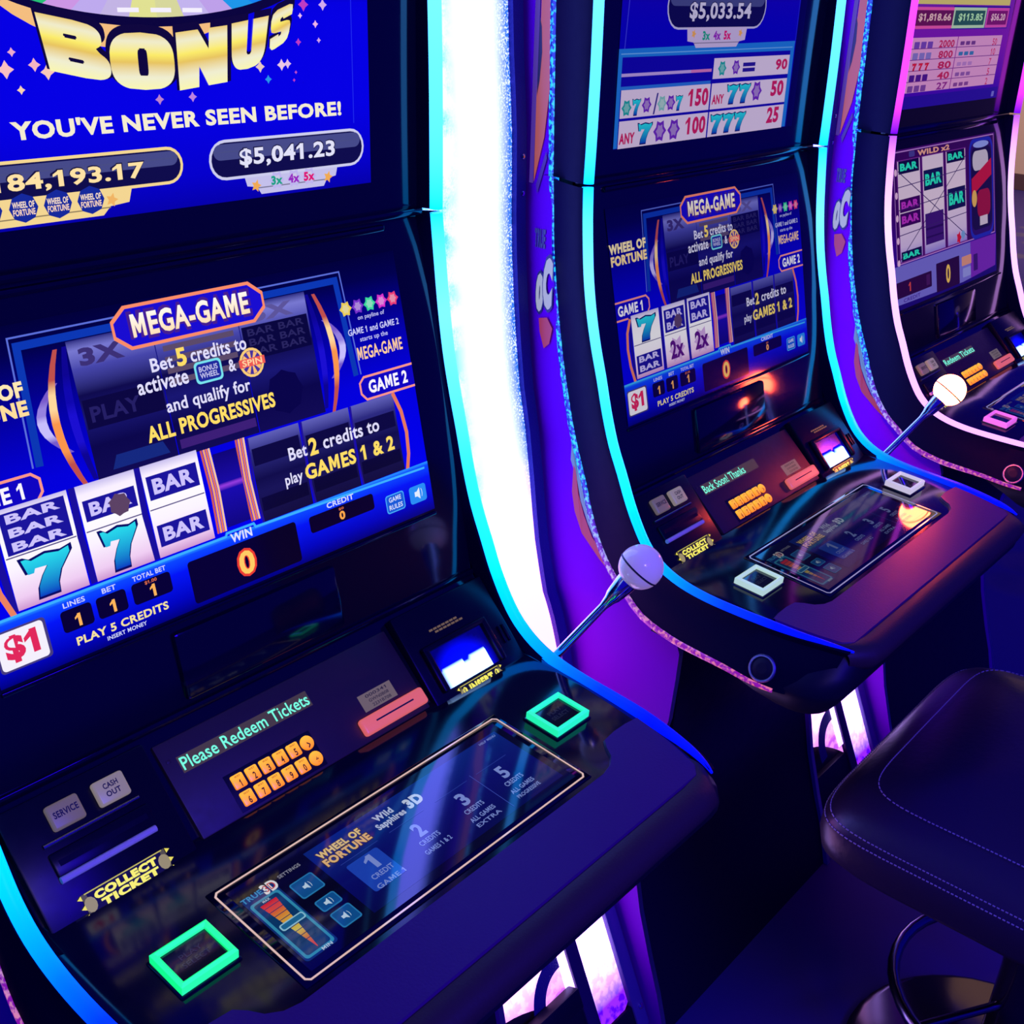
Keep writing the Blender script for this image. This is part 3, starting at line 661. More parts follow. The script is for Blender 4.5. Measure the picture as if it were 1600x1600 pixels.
def touch_picture(bright):
    g = Gx(FD, .0022, .00012)
    k = bright
    def c(r, gg, b): return (int(r * k), int(gg * k), int(b * k))
    g.rect(-.2, -.066, .2, .066, (4, 4, 26)); g.vgrad(-.11, -.055, .19, .055, [(0, c(6, 8, 80)), (.5, c(10, 14, 110)), (1, c(10, 40, 130))])
    g.line([(-.21 + .004, -.0728), (.21 - .004, -.0728), (.21, -.0688), (.21, .0688), (.206, .0728), (-.206, .0728), (-.21, .0688), (-.21, -.0688)], .0022, (255, 214, 205) if bright > .9 else (170, 165, 220), True)
    # volume slider
    g.rr(-.1965, -.056, -.157, .046, .004, c(14, 50, 120)); g.rr(-.1945, -.0535, -.159, .036, .004, c(50, 150, 190)); g.rr(-.1915, -.0505, -.162, .033, .003, c(10, 60, 110))
    A = [(.028, .0098, c(225, 30, 40)), (.016, .0082, c(235, 80, 40)), (.0, .0064, c(235, 170, 60)), (-.018, .0042, c(220, 200, 70)), (-.034, .0022, c(220, 110, 60)), (-.0477, .0004, c(225, 40, 50))]
    uv = []; cs = []; fs = []
    for i, (v, w, cc) in enumerate(A):
        uv += [(-.1768 - w, v), (-.1768 + w, v)]; cs += [lin(cc)] * 2
        if i: fs.append([2 * i - 2, 2 * i - 1, 2 * i + 1, 2 * i])
    g.raw(uv, fs, cs)
    for i in range(9): g.line([(-.186, .022 - .007 * i), (-.1676, .022 - .007 * i)], .0009, c(12, 50, 100), up=(i == 0))
    g.rr(-.1895, -.0125, -.1605, -.0035, .003, c(150, 210, 235)); g.rr(-.188, -.011, -.162, -.005, .002, c(30, 110, 160))
    g.text('MAX', -.181, .0295, -.1725, .0325, c(200, 220, 240), .02); g.text('MIN', -.176, -.0555, -.164, -.0515, c(200, 220, 240), .02)
    g.text('TRUE', -.1965, .0405, -.1725, .0475, c(60, 150, 210), .03); g.text('3D', -.172, .036, -.1545, .0505, c(240, 240, 245), .06); g.text('3D', -.1695, .0385, -.157, .0480, c(210, 60, 60), .0)
    for (u, v, a, b) in ((-.1347, .0185, .0145, .0125), (-.133, -.0124, .0125, .0085), (-.132, -.0377, .0125, .0115)):
        g.rr(u - a, v - b, u + a, v + b, .003, c(40, 130, 190)); g.rr(u - a + .0015, v - b + .0015, u + a - .0015, v + b - .0015, .002, c(16, 84, 150))
        g.poly([(u - .005, v - .002), (u - .002, v - .002), (u + .001, v - .005), (u + .001, v + .005), (u - .002, v + .002), (u - .005, v + .002)], c(200, 225, 245)); g.text(')', u + .003, v - .004, u + .0045, v + .004, c(200, 225, 245), .02)
    g.text('SETTINGS', -.1495, .0445, -.1215, .0490, c(150, 150, 170), .015)
    # titles
    g.text('WHEEL OF', -.102, .0355, -.0435, .0455, c(240, 205, 130), .05, c(60, 40, 40), .001); g.text('FORTUNE', -.103, .0225, -.041, .0335, c(240, 190, 120), .05, c(60, 40, 40), .001)
    g.text('Wild', -.022, .0365, .004, .046, c(190, 200, 235), .04); g.text('Sapphires', -.028, .0225, .013, .0345, c(190, 200, 235), .04); g.text('3D', .0195, .0265, .043, .0425, c(205, 215, 240), .06)
    g.rr(-.0905, -.0365, -.0475, .0105, .003, c(30, 70, 190)); 
    Bl = c(130, 150, 225)
    for (u, t, l2, l3, l4) in ((-.0662, '1', 'CREDIT', 'GAME 1', None), (.003, '2', 'CREDITS', 'GAMES 1 & 2', None), (.0735, '3', 'CREDITS', 'ALL GAMES', 'EXTRA'), (.1414, '5', 'CREDITS', 'ALL GAMES', 'PROGRESSIVE')):
        g.text(t, u - .006, -.0125, u + .006, .008, Bl, .04); g.text(l2, u - .0145, -.0235, u + .0145, -.0165, Bl, .02); g.text(l3, u - .019, -.0365, u + .019, -.030, Bl, .02)
        if l4: g.text(l4, u - .019, -.046, u + .019, -.0405, Bl, .015)
        g.line([(u - .026, .016), (u + .026, .016)], .0008, c(40, 60, 160))
    g.text('HELP MENU', .157, .0475, .185, .051, Bl, .015)
    g.line([(.108, -.05), (.108, .02)], .0008, c(60, 80, 190))
    return g

REELS_A = ((('3', .124, .166), ('7', .075, .116)), (('1', .132, .154), ('7', .074, .117)), (('1', .132, .158), ('1', .080, .104)))
REELS_B = ((('7', .126, .163), ('2', .075, .105)), (('2', .126, .163), ('2x', .072, .117)), (('2', .128, .166), ('2x', .073, .118)))

# ------------------------------------------------------------------ one machine
CACHE = {}
def part(key, maker, parent, name=None):
    """the mesh is made once and shared by the machines that carry the same part"""
    if key in CACHE: return link(name or CACHE[key].name, CACHE[key].data, parent)
    o = maker(parent); CACHE[key] = o
    return o

def led_cols(path, seg, fn, extra=0): return [fn(p) for p in path for _ in range(seg)]

def lerp3(stops, t):
    for i in range(len(stops) - 1):
        a, A = stops[i]; b, B = stops[i + 1]
        if a <= t <= b: w = (t - a) / (b - a); return tuple(A[k] + (B[k] - A[k]) * w for k in range(3))
    return stops[-1][1] if t > stops[-1][0] else stops[0][1]

def cyan_low(p):
    if p.z > .9: return lerp3([(.9, (.0, .90, 3.0)), (1.05, (.03, .95, 3.0)), (1.25, (.20, 1.05, 3.0)), (1.33, (.1, .95, 3.0)), (1.38, (.0, .8, 2.8))], p.z)
    return lerp3([(-.19, (.0, .002, .9)), (-.06, (.0, .006, 1.2)), (.02, (.0, .04, 1.6)), (.08, (.0, .16, 2.0)), (.14, (.0, .42, 2.4)), (.2, (.0, .75, 2.8)), (.23, (.0, .90, 3.0))], p.y)
def cyan_up(p): return lerp3([(1.38, (.0, .85, 2.8)), (1.46, (.1, .95, 3.0)), (1.7, (.20, 1.0, 3.0)), (2.0, (.2, .95, 3.0))], p.z)
def pink_low(p): return lerp3([(.7, (1.2, .45, 1.8)), (.9, (1.25, .55, 1.8)), (1.2, (1.3, .70, 1.8)), (1.3, (1.3, .5, 1.8)), (1.38, (.5, .08, 1.4))], p.z)
def pink_up(p): return lerp3([(1.38, (.15, .0, .9)), (1.41, (.6, .03, 1.3)), (1.45, (1.15, .07, 1.7)), (2.0, (1.15, .09, 1.7))], p.z)

def strip_maker(path, s, fn, name):
    def f(parent):
        mb = MB(); pts = [sx(p, s) for p in path]; n = len(pts); seg = 12
        rad = [.0086] * n
        for k in range(16):
            if path is LOWD: rad[n - 1 - k] = min(.0086, .0016 + .0006 * k)
        mb.tube(pts, rad, seg)
        cols = []
        for p in pts: cols += [fn(p)] * seg
        cols += [fn(pts[0])] * seg + [fn(pts[-1])] * seg
        return mb.build(name, M_LED, parent, cols=cols)
    return f

M_TRIM = led_speck_mat('faceted_light_trim', (.0, .01, .5), (.02, .7, 1.5), .54, 150, 1.0, .69 + ZF, .90 + ZF, (.30, .004, .32), (.85, .07, .08))  # LED specks above; lower down, pink and orange reflections are put in as glow

def side_front():
    """front edge of the side wall from the top down: (x, y, z)"""
    pts = [(TRUD[-1].y, TRUD[-1].z)] + [(p.y, p.z) for p in reversed(TRUD[:-1])] + [(p.y, p.z) for p in TRMD[:46]]
    pts += [(.100, .725), (.086, .69), (.088, .64), (.093, .56), (.106, .50), (.128, .44), (.137, .40), (.150, .33), (.155, .2), (.133, .1), (.102, 0), (.078, -.07), (.05, -.17)]
    return pts

def art(sgn, kind):
    """printed artwork and lettering on the outer side wall"""
    uvs = []
    g = Gx(FU, 0, 0)
    V = []; F = []; C = []; lay = [0]
    def put(poly, c):
        lay[0] += 1; o = len(V); h = .0012 + .0003 * lay[0]
        for y, z in poly: V.append(Vector((sgn * (xs(z) + h), y, z))); C.append(lin(c))
        ar = sum(poly[i][0] * poly[(i + 1) % len(poly)][1] - poly[(i + 1) % len(poly)][0] * poly[i][1] for i in range(len(poly)))
        f = list(range(o, o + len(poly)))
        F.append(f if (ar > 0) == (sgn > 0) else f[::-1])
    def txt(t, y0, z0, y1, z1, c, bold=.04):
        lay[0] += 1; o = len(V); h = .0012 + .0003 * lay[0]; vs, fs = glyphs(t, bold)
        for x, yy in vs:
            u = (1 - x) if sgn < 0 else x
            z = z0 + (z1 - z0) * yy; V.append(Vector((sgn * (xs(z) + h), y0 + (y1 - y0) * u, z))); C.append(lin(c))
        for f in fs: F.append([i + o for i in f])
    if kind == 'swoosh':
      put([(.4745, 1.95), (.4745, 1.36), (.4665, 1.36), (.4655, 1.48), (.464, 1.95)], (96, 60, 190))
      put([(.464, 1.98), (.4625, 1.58), (.4658, 1.49), (.4650, 1.362), (.4590, 1.385), (.4475, 1.43), (.4405, 1.50), (.4392, 1.56), (.4445, 1.64), (.4480, 1.98)], (214, 106, 84))
      put([(.4640, 1.598), (.4600, 1.585), (.4575, 1.55), (.4605, 1.51), (.4650, 1.487)], (12, 6, 60))
      put([(.4600, 1.358), (.4420, 1.41), (.4400, 1.40), (.4570, 1.345)], (70, 30, 190))
    if kind == 'lettering':
      txt('TRUE', .437, 1.262, .459, 1.292, (52, 62, 176), .05)
      txt('0', .4345, 1.155, .4535, 1.228, (20, 26, 130), .1); txt('0', .4362, 1.160, .4520, 1.223, (206, 214, 244), .08); txt('C', .4165, 1.162, .4390, 1.256, (20, 26, 130), .1); txt('C', .4182, 1.167, .4375, 1.250, (206, 214, 244), .08)
      put([(.443, 1.150), (.426, 1.154), (.414, 1.138), (.419, 1.112), (.430, 1.102), (.440, 1.128)], (196, 60, 70))
    if kind != 'band': return V, F, C
    tb = [(p.y, p.z) for p in TRMD]
    def along(z): return min(tb, key=lambda q: abs(q[1] - z))[0]
    zs = [.99, .96, .93, .90, .87, .84, .81, .78]
    put([(along(z) + .0085, z) for z in zs] + [(along(z) + .0085 + .0165 * math.sin(math.pi * (z - .775) / .225), z) for z in reversed(zs)], (120, 160, 225))
    zs = [.94, .91, .88, .85, .82, .79, .765, .745]
    put([(along(z) + .008 + .016 * max(0, math.sin(math.pi * (z - .775) / .225)), z) for z in zs] + [(along(z) + .010 + .031 * max(0.05, math.sin(math.pi * (z - .74) / .215)), z) for z in reversed(zs)], (196, 56, 60))
    return V, F, C

def make_machine(x, label, cfg):
    t = thing('slot_machine', label, 'slot machine', (x, 0, 0), 'slot machines in the row')
    # ---- carcass
    def f(p):
        mb = MB(); mb.prism([(.42, 1.98), (.40, 1.30), (.33, .95), (.235, .76), (.21, .6), (.21, -.17), (.72, -.17), (.72, 1.98)], -.3, .3)
        mb.bbox(Fr((0, 0, 0), X1, (0, 1, 0)), -.312, .3, .312, .74, 1.978, 2.02, .01)
        return mb.build('cabinet', M_BLACK, p)
    part('cabinet', f, t)
    for s in (-1, 1):
        def f(p, s=s):
            mb = MB(); fr = side_front()
            rows = []
            for y, z in fr: rows.append([(s * (xs(z)), y, z), (s * xs(z), (y + .72) / 2, z), (s * xs(z), .72, z)])
            mb.loft(rows, 0, flip=(s > 0))
            rows2 = [[(s * (xs(z) - .012), y, z) for y in (y0, (y0 + .72) / 2, .72)] for y0, z in fr]
            mb.loft(rows2, 0, flip=(s < 0))
            mb.loft([[r[0] for r in rows], [r[0] for r in rows2]], 1, flip=(s < 0)); mb.loft([[r[2] for r in rows], [r[2] for r in rows2]], 1, flip=(s > 0))
            return mb.build('side_panel', [M_SIDE, M_STEEL], p)
        sp = part(('side', s), f, t)
        for kind, nm in (('swoosh', 'swoosh_graphic'), ('lettering', 'side_lettering'), ('band', 'edge_graphic')):
            def f(p, s=s, kind=kind, nm=nm):
                V, F, C = art(s, kind); mb = MB(); mb.V = V; mb.F = F; mb.M = [0] * len(F)
                return mb.build(nm, cfg['art'], p, cols=C, smooth=0)
            part(('art', s, kind), f, sp)
        # ---- black cheek from the light strip round to the trim
        def f(p, s=s):
            mb = MB()
            for A, B in ((UPPD, TRUD), (LOWD, TRMD)):
                rows = []
                for a, b in zip(A, B):
                    p0 = Vector((a.x - .001, a.y + .004, a.z + (.003 if A is LOWD and a.y < .2 else 0))); p1 = Vector((a.x + .0095, a.y + .002, a.z)); p2 = Vector((a.x + .0095, a.y + .010, a.z - (.008 if A is LOWD and a.y < .2 else 0)))
                    r = [p0, p1, p2] + [p2.lerp(b + Vector((.002, 0, 0)), w) + Vector((.004 * math.sin(math.pi * w), 0, 0)) for w in (.33, .66, 1.0)]
                    rows.append([sx(q, s) for q in r])
                mb.loft(rows, 0, flip=(s > 0))
            return mb.build('side_cheek', M_CHEEK, p)
        part(('cheek', s), f, t)
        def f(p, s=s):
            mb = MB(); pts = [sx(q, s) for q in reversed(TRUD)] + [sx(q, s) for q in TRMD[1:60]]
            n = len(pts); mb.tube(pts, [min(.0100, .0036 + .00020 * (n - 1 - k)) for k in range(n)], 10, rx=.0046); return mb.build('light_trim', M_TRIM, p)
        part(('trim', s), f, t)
        part(('strip_low', s, cfg['strip']), strip_maker(LOWD, s, cfg['low'], 'led_strip'), t)
        part(('strip_up', s, cfg['strip']), strip_maker(UPPD, s, cfg['up'], 'led_strip'), t)
    # ---- black glass front
    def f(p):
        mb = MB()
        rows = [[(-.349, y, z), (-.2, y, z), (0, y, z), (.2, y, z), (.349, y, z)] for y, z in FAS[:5]]
        mb.loft(rows, 0, flip=True)
        for s in (-1, 1):
            rows = []
            for a in LOWD[:42]:
                e = near_on(FAS, (a.y, a.z))[1]
                rows.append([sx((a.x - .006, a.y + .001, a.z), s), sx((a.x - .010, a.y + .006, a.z), s), (s * .349, e[0], e[1])])
            mb.loft(rows, 1, flip=(s < 0))
        return mb.build('lower_fascia', [M_GLOSS, M_CHEEK], p, smooth=25)
    part('lower_fascia', f, t)
    def f(p):
        mb = MB(); mb.loft([[(-.351, y, z), (0, y, z), (.351, y, z)] for y, z in ((.3495, 1.98), (.3495, 1.381))], 0, flip=False)
        for s in (-1, 1): mb.loft([[sx((a.x - .006, a.y + .001, a.z), s), (s * .351, .3495, a.z)] for a in UPPD], 1, flip=(s > 0))
        mb.loft([[(-.351, .3495, 1.381), (.351, .3495, 1.381)], [(-.351, .42, 1.381), (.351, .42, 1.381)]], 0)
        return mb.build('upper_fascia', [M_GLOSS, M_CHEEK], p)
    part('upper_fascia', f, t)
    def f(p):
        mb = MB(); fr = Fr((0, .347, 1.379), X1, (0, 0, 1)); mb.bbox(fr, -.352, -.006, .352, .003, -.01, .008, .002)
        mb.bbox(fr, -.295, -.020, .29, -.012, -.008, .004, .002)
        return mb.build('seam_ledge', M_GLOSS, p)
    part('seam_ledge', f, t)
    cfg['upper']().build('upper_screen', cfg['scr'], t)
    cfg['lower']().build('lower_screen', cfg['scr'], t)
    # ---- shelf between the screen and the card panel
    def f(p):
        mb = MB(); fr = Fr((0, .2435, .8985), X1, (0, .0231, .1058))
        mb.bbox(fr, -.112, .012, .118, .092, -.01, .007, .005); mb.bbox(fr, -.349, -.002, .349, .006, -.01, .006, .002)
        mb.bbox(fr, -.30, .1, .30, .1045, -.01, .003, .001)
        return mb.build('printer_hood', M_GLOSS, p)
    part('hood', f, t)
    # ---- console: deck, padded edge, shell
    def f(p):
        mb = MB(); rows = []
        ys = [.152, .12, .09, .05, .0, -.05, -.0954, -.1347, -.16, -.172]
        for y in ys:
            hw = next((LOW[i][0] + (LOW[i + 1][0] - LOW[i][0]) * (LOW[i][1] - y) / (LOW[i][1] - LOW[i + 1][1]) for i in range(len(LOW) - 1) if LOW[i][1] >= y >= LOW[i + 1][1]), .33) - .006
            z = .79975 + .079 * y - (.0 if y > -.16 else .001)
            rows.append([(-hw, y, z - .004), (-hw + .012, y, z), (-.15, y, z), (0, y, z), (.15, y, z), (hw - .012, y, z), (hw, y, z - .004)])
        mb.loft(rows, 0, flip=True)
        return mb.build('button_deck', M_GLOSS, p, smooth=50)
    part('deck', f, t)
    def f(p):
        mb = MB(); N = 49; rows = [[], [], [], []]
        def hwid(y): return next((LOW[i][0] + (LOW[i + 1][0] - LOW[i][0]) * (LOW[i][1] - y) / (LOW[i][1] - LOW[i + 1][1]) for i in range(len(LOW) - 1) if LOW[i][1] >= y >= LOW[i + 1][1]), .33) - .014
        for k in range(N):
            w = -1 + 2 * k / (N - 1); au = abs(w)
            if au < .70: u = w / .70 * .225; yb = -.084
            elif au < .86: q = (au - .70) / .16; u = math.copysign(.225 + .045 * math.sin(q * math.pi / 2), w); yb = -.084 + .036 * (1 - math.cos(q * math.pi / 2))
            else: q = (au - .86) / .14; u = math.copysign(.270 + q * (hwid(-.046) - .270), w); yb = -.048 + .004 * math.sin(q * math.pi)
            uf = w * hwid(-.166); yf = -.168
            if au > .86: uf = math.copysign(hwid(-.166) - 0, w); yf = -.168 + (au - .86) / .14 * .112; uf = math.copysign(hwid(yf), w)
            else: uf = w / .86 * hwid(-.166)
            rows[0].append(FD.p(u, yb, -.002)); rows[1].append(FD.p(u, yb - .003, .0035)); rows[2].append(FD.p(uf, yf + .004, .0035)); rows[3].append(FD.p(uf, yf, -.001))
        mb.loft(rows, 0, flip=True)
        return mb.build('palm_rest', M_PALM, p, smooth=40)
    part('palm', f, t)
    def f(p):
        mb = MB(); rows = []
        for k in range(13):
            a = math.radians(110 - 200 * k / 12); rows.append((-.176 - .026 * math.cos(a), .770 + .0205 * math.sin(a)))
        R = []
        for (y, z) in rows:
            r = []
            for i in range(25):
                u = -1 + 2 * i / 24; xx = .333 * u; back = .030 * max(0, (abs(u) - .88) / .12) ** 2
                r.append((xx, y + back, z - .002 * (abs(u) > .99)))
            R.append(r)
        mb.loft(R, 0)
        return mb.build('wrist_rest', M_VINYL, p, smooth=60)
    part('wrist', f, t)
    def f(p):
        mb = MB(); rows = []
        for (z, fy, hw, r, by) in ((.779, -.182, .332, .05, .13), (.75, -.187, .372, .06, .13), (.724, -.182, .392, .065, .13), (.714, -.176, .392, .065, -.01), (.69, -.162, .378, .055, -.05), (.66, -.142, .345, .045, -.075), (.640, -.122, .31, .03, -.085)):
            ring = [(hw, by, z)]
            for k in range(7):
                a = math.radians(-90 * k / 6); ring.append((hw - r + r * math.cos(a), fy + r + r * math.sin(a), z))
            for k in range(7):
                a = math.radians(-90 - 90 * k / 6); ring.append((-hw + r + r * math.cos(a), fy + r + r * math.sin(a), z))
            ring.append((-hw, by, z)); rows.append(ring)
        mb.loft(rows, 0, close=True); mb.cap(rows[-1]); mb.cap(rows[0][::-1])
        return mb.build('console_shell', M_BLACK, p, smooth=50)
    part('console', f, t)
    def f(p):
        mb = MB(); mb.prism([(.12, .70), (.105, .60), (.108, .52), (.146, .4), (.164, .2), (.142, .1), (.111, 0), (.086, -.07), (.06, -.17), (.25, -.17), (.25, .70)], -.33, .33)
        return mb.build('knee_panel', M_BLACK, p)
    part('knee', f, t)
    # ---- card and keypad panel
    def f(p):
        mb = MB(); mb.bbox(FP, -.171, -.001, .168, .1125, -.008, .0045, .002); 
        mb.bbox(FP, -.165, .088, -.160, .092, .004, .0052, .0005)
        return mb.build('card_panel', M_PANEL, p)
    pan = part('panel', f, t)
    def f(p):
        g = Gx(FP, .0047, .0003); g.rect(-.1535, .0712, .0245, .0905, (66, 54, 50)); g.text(cfg['msg'], *cfg['msgbox'], (120, 255, 225), .012)
        return g.build('ticket_display', M_PRINT, p)
    part(('disp', cfg['msg']), f, pan)
    KEYS = ('1', '2', '3', '4', '5', '>', '6', '7', '8', '9', '0', '*')
    for i, k in enumerate(KEYS):
        u = -.1048 + .0192 * (i % 6); v = .0352 if i < 6 else .0146
        def f(p, u=u, v=v, k=k):
            g = Gx(FP, .0, .0002)
            mb = MB()
            if k in '>*':
                mb.lathe(FP.p(u, v, .0035), FP.n, [(0, .0086), (.003, .0086), (.0042, .0076), (.0045, .004)], 20)
            else: mb.bbox(FP, u - .0078, v - .0082, u + .0078, v + .0082, .0035, .0078, .0018)
            me = []
            cols = []
            for q in mb.V:
                d = (q - FP.o).dot(FP.v) - v; w = max(0, min(1, .5 + d / .017)); cols.append((1.25, .26 + .30 * w, .004 + .03 * w))
            vs, fs = glyphs(k, .03); gh = .0083 if k not in '>*' else .0082
            o = len(mb.V); sc = .0036
            for a, b in vs: mb.V.append(FP.p(u + (a - .5) * sc * (1.0 if k != '1' else .6), v - .0035 + (b - .45) * .0085, gh)); cols.append((.05, .015, .0))
            for q in fs: mb.F.append([j + o for j in q]); mb.M.append(0)
            vs, fs = glyphs('WXY', .02); o = len(mb.V)
            if k not in '>*':
                for a, b in vs: mb.V.append(FP.p(u + (a - .5) * .008, v + .0042 + b * .0024, gh)); cols.append((.3, .07, .0))
                for q in fs: mb.F.append([j + o for j in q]); mb.M.append(0)
            return mb.build('key', M_PRINT, p, cols=cols, smooth=30)
        part(('key', i), f, pan)
    def f(p):
        mb = MB(); mb.bbox(FP, -.1185, .0025, .0015, .0475, .004, .0050, .0004); return mb.build('keypad_bezel', M_BLACK, p)
    part('keybezel', f, pan)
    def f(p):
        mb = MB(); mb.bbox(FP, .062, .0055, .166, .0275, .004, .0135, .004, seg=3); mb.bbox(FP, .083, .0162, .145, .0182, .0125, .0138, 0, mi=1)
        return mb.build('card_slot', [mat('pink_lit_plastic', (.6, .2, .06), .35, emit=(.62, .105, .095), strength=1.0), M_INK], p)
    part('slot', f, pan)
    def f(p):
        g = Gx(FP, .0047, .0002); g.rect(.0815, .0322, .1348, .0540, (120, 104, 104))
        for k, tt in enumerate(('000341', 'GWN0B08', '2231B708')): g.text(tt, .092 + .002 * k, .0475 - .0065 * k, .126, .0515 - .0065 * k, (48, 40, 44), .015)
        return g.build('number_sticker', attr_mat('dim_sticker', .75, .5), p)
    part('sticker', f, pan)
    # ---- left module: two buttons, ticket mouth, sign
    def f(p):
        mb = MB(); mb.bbox(FQ, -.346, -.006, -.182, .128, -.02, .001, .003)
        mb.bbox(FQ, -.318, .045, -.208, .070, .0005, .006, .0025)
        for v in (.058,): mb.bbox(FQ, -.312, v - .003, -.215, v + .003, .004, .0066, 0)
        return mb.build('ticket_module', M_MODULE, p)
    tm = part('ticket', f, t)
    def f(p):
        mb = MB(); mb.tube([FQ.p(-.318, .0425, .006), FQ.p(-.213, .0425, .006)], .0036, 10); return mb.build('glint_lip', mat('slot_lip_pale_glint', (.9, .8, .55), .2), p)  # pale colour stands in for a ceiling light reflected on the curved edge
    part('lip', f, tm)
    def f(p):
        mb = MB(); mb.tube([FQ.p(-.318, .079, .004), FQ.p(-.213, .079, .004)], .0022, 10); return mb.build('glint_lip', M_DCHROME, p)  # bar added for a glint along the module's curved edge
    part('lip2', f, tm)
    for key, nm, u, tx in (('svc', 'service_button', -.2853, ('SERVICE',)), ('cash', 'cash_out_button', -.2349, ('CASH', 'OUT'))):
        def f(p, u=u, nm=nm, tx=tx):
            mb = MB(); mb.bbox(FQ, u - .0172, .0865, u + .0172, .1130, .0, .0095, .003, seg=3)
            for k, w in enumerate(tx):
                vs, fs = glyphs(w, .03); o = len(mb.V); h = .0070 if len(tx) == 1 else .0060; vc = .0975 if len(tx) == 1 else .1015 - .0085 * k; wd = .026 if len(tx) == 1 else .016
                mb.add([FQ.p(u + (a - .5) * wd, vc + b * h, .0098) for a, b in vs], fs, 1)
            return mb.build(nm, [mat('lit_grey_cap', (.16, .11, .06), .4, emit=(.10, .075, .07), strength=1.0) if key == 'svc' else mat('lit_white_cap', (.2, .15, .08), .35, emit=(.20, .165, .15), strength=1.0), M_INK], p)
        part(key, f, tm)
    def sign(name, u0, u1, v0, v1, lines, key):
        def f(p):
            g = Gx(FQ, .0022, .0003); w = u1 - u0; h = v1 - v0; Y = (236, 222, 70)
            g.rect(u0 + w * .05, v0 + h * .06, u1 - w * .05, v1 - h * .03, (80, 74, 30)); g.rect(u0 + w * .1, v0 + h * .1, u1 - w * .1, v1 - h * .06, (12, 10, 8))
            g.line([(u0 + w * .08, v0 + h * .07), (u1 - w * .08, v0 + h * .07)], .0022, Y); g.line([(u0 + w * .08, v1 - h * .05), (u1 - w * .08, v1 - h * .05)], .0012, (190, 180, 70))
            for a in (u0 + w * .10, u1 - w * .10): g.ell(a, (v0 + v1) / 2, w * .06, h * .3, (150, 138, 92), 12)
            for a, sg in ((u0, 1), (u1, -1)):
                for b in (.12, .48, .86): g.poly([(a, v0 + h * b), (a + sg * w * .045, v0 + h * (b + .10)), (a + sg * w * .045, v0 + h * (b - .10))], Y)
            n = len(lines)
            for k, (tt, a, b) in enumerate(lines):
                vv0 = v0 + h * (.14 + .74 / n * (n - 1 - k)); g.text(tt, u0 + w * a, vv0 + h * .03, u0 + w * b, vv0 + h * (.70 / n), (248, 240, 92), .07)
            return g.build(name, M_PRINT, p)
        return part(key, f, tm if key == 'sign' else bl)
    sign('collect_ticket_sign', -.3125, -.2095, -.0045, .0215, (('COLLECT', .16, .84), ('TICKET', .2, .82)), 'sign')
    # ---- right module: bill acceptor
    def f(p):
        mb = MB(); mb.bbox(FQ, .176, -.006, .346, .128, -.02, .001, .003)
        for a, b, c, d in ((.192, .012, .202, .075), (.300, .012, .310, .075), (.192, .068, .310, .076)): mb.bbox(FQ, a, b, c, d, 0, .010, .003)
        mb.bbox(FQ, .325, .03, .329, .055, 0, .004, .001); mb.bbox(FQ, .333, .03, .337, .055, 0, .004, .001)
        return mb.build('bill_acceptor', M_MODULE, p)
    bl = part('bill', f, t)
    def f(p):
        mb = MB(); nu, nv = 24, 12; rows = []; cols = []
        for j in range(nv + 1):
            v = .0135 + .055 * j / nv; r = []
            for i in range(nu + 1):
                u = .2015 + .099 * i / nu
                top = .034 + .007 * abs(math.sin((u - .2) * 62)) - .004 * max(0, (u - .28) / .02)
                inside = .2065 < u < .288 and v < top
                r.append(FQ.p(u, v, .0015 + (.006 if inside else 0)))
                if inside: cols.append((.9, 1.6, 3.0))
                else:
                    d = math.hypot((u - .247) / .055, (v - .028) / .042); w = max(0, 1 - d) ; cols.append((0, .004 * w, .12 + 2.2 * w))
            rows.append(r)
        mb.loft(rows)
        return mb.build('bill_entry_light', attr_mat('bill_entry_glow', 1.3, .25), p, cols=cols, smooth=60)
    part('billglow', f, bl)
    def f(p):
        g = Gx(FQ, .0016, .0003)
        for k in range(2):
            u = .222 + .008 * k
            for q in range(7): g.rect(u + .0075 * q, .0905 - .0045 * k, u + .0075 * q + .0062, .0932 - .0045 * k, (120, 96, 62), q == 0)
        return g.build('notice_text', attr_mat('dim_sticker', .75, .5), p)
    part('notice', f, bl)
    sign('insert_sign', .2135, .2985, -.0125, .0105, (('$ INSERT $', .1, .9),), 'isign')
    # ---- lit play buttons
    for i, (u, key) in enumerate(((-.2692, 'l'), (.2702, 'r'))):
        def f(p, u=u):
            mb = MB(); mb.bbox(FD, u - .034, -.0095, u + .034, .0485, -.01, .0025, .002)
            return mb.build('play_button', M_GLOSS, p)
        pb = part(('pb', key), f, t)
        def f(p, u=u, i=i):
            mb = MB(); c = cfg['ring'][i]; prof = [(0, .002), (0, .012), (.003, .0145), (.006, .0115), (.006, .002)]
            rows = []
            for a, b in ((-1, -1), (1, -1), (1, 1), (-1, 1)):
                rows.append([FD.p(u + a * (.0312 - d), .0195 + b * (.0258 - d), h) for d, h in prof])
            rows.append(rows[0]); mb.loft(rows, 0, flip=False)
            return mb.build('light_ring', mat('ring_%d_%d_%d' % tuple(int(v * 100) for v in c), (.3, .3, .3), .15, emit=c, strength=1.0), p, smooth=20)
        part(('ring', key, cfg['ring'][i]), f, pb)
        def f(p, u=u):
            g = Gx(FD, .0085, .0003); g.rect(u - .0262, -.0008, u + .0262, .0398, (10, 12, 30)); 
            for k, tt in enumerate(('PLAY', 'SELECT')): g.text(tt, u - .012 - .003 * k, .022 - .010 * k, u + .012 + .003 * k, .0285 - .010 * k, (36, 40, 66), .02)
            return g.build('button_cap', M_GLASS_PIC, p)
        part(('cap', key), f, pb)
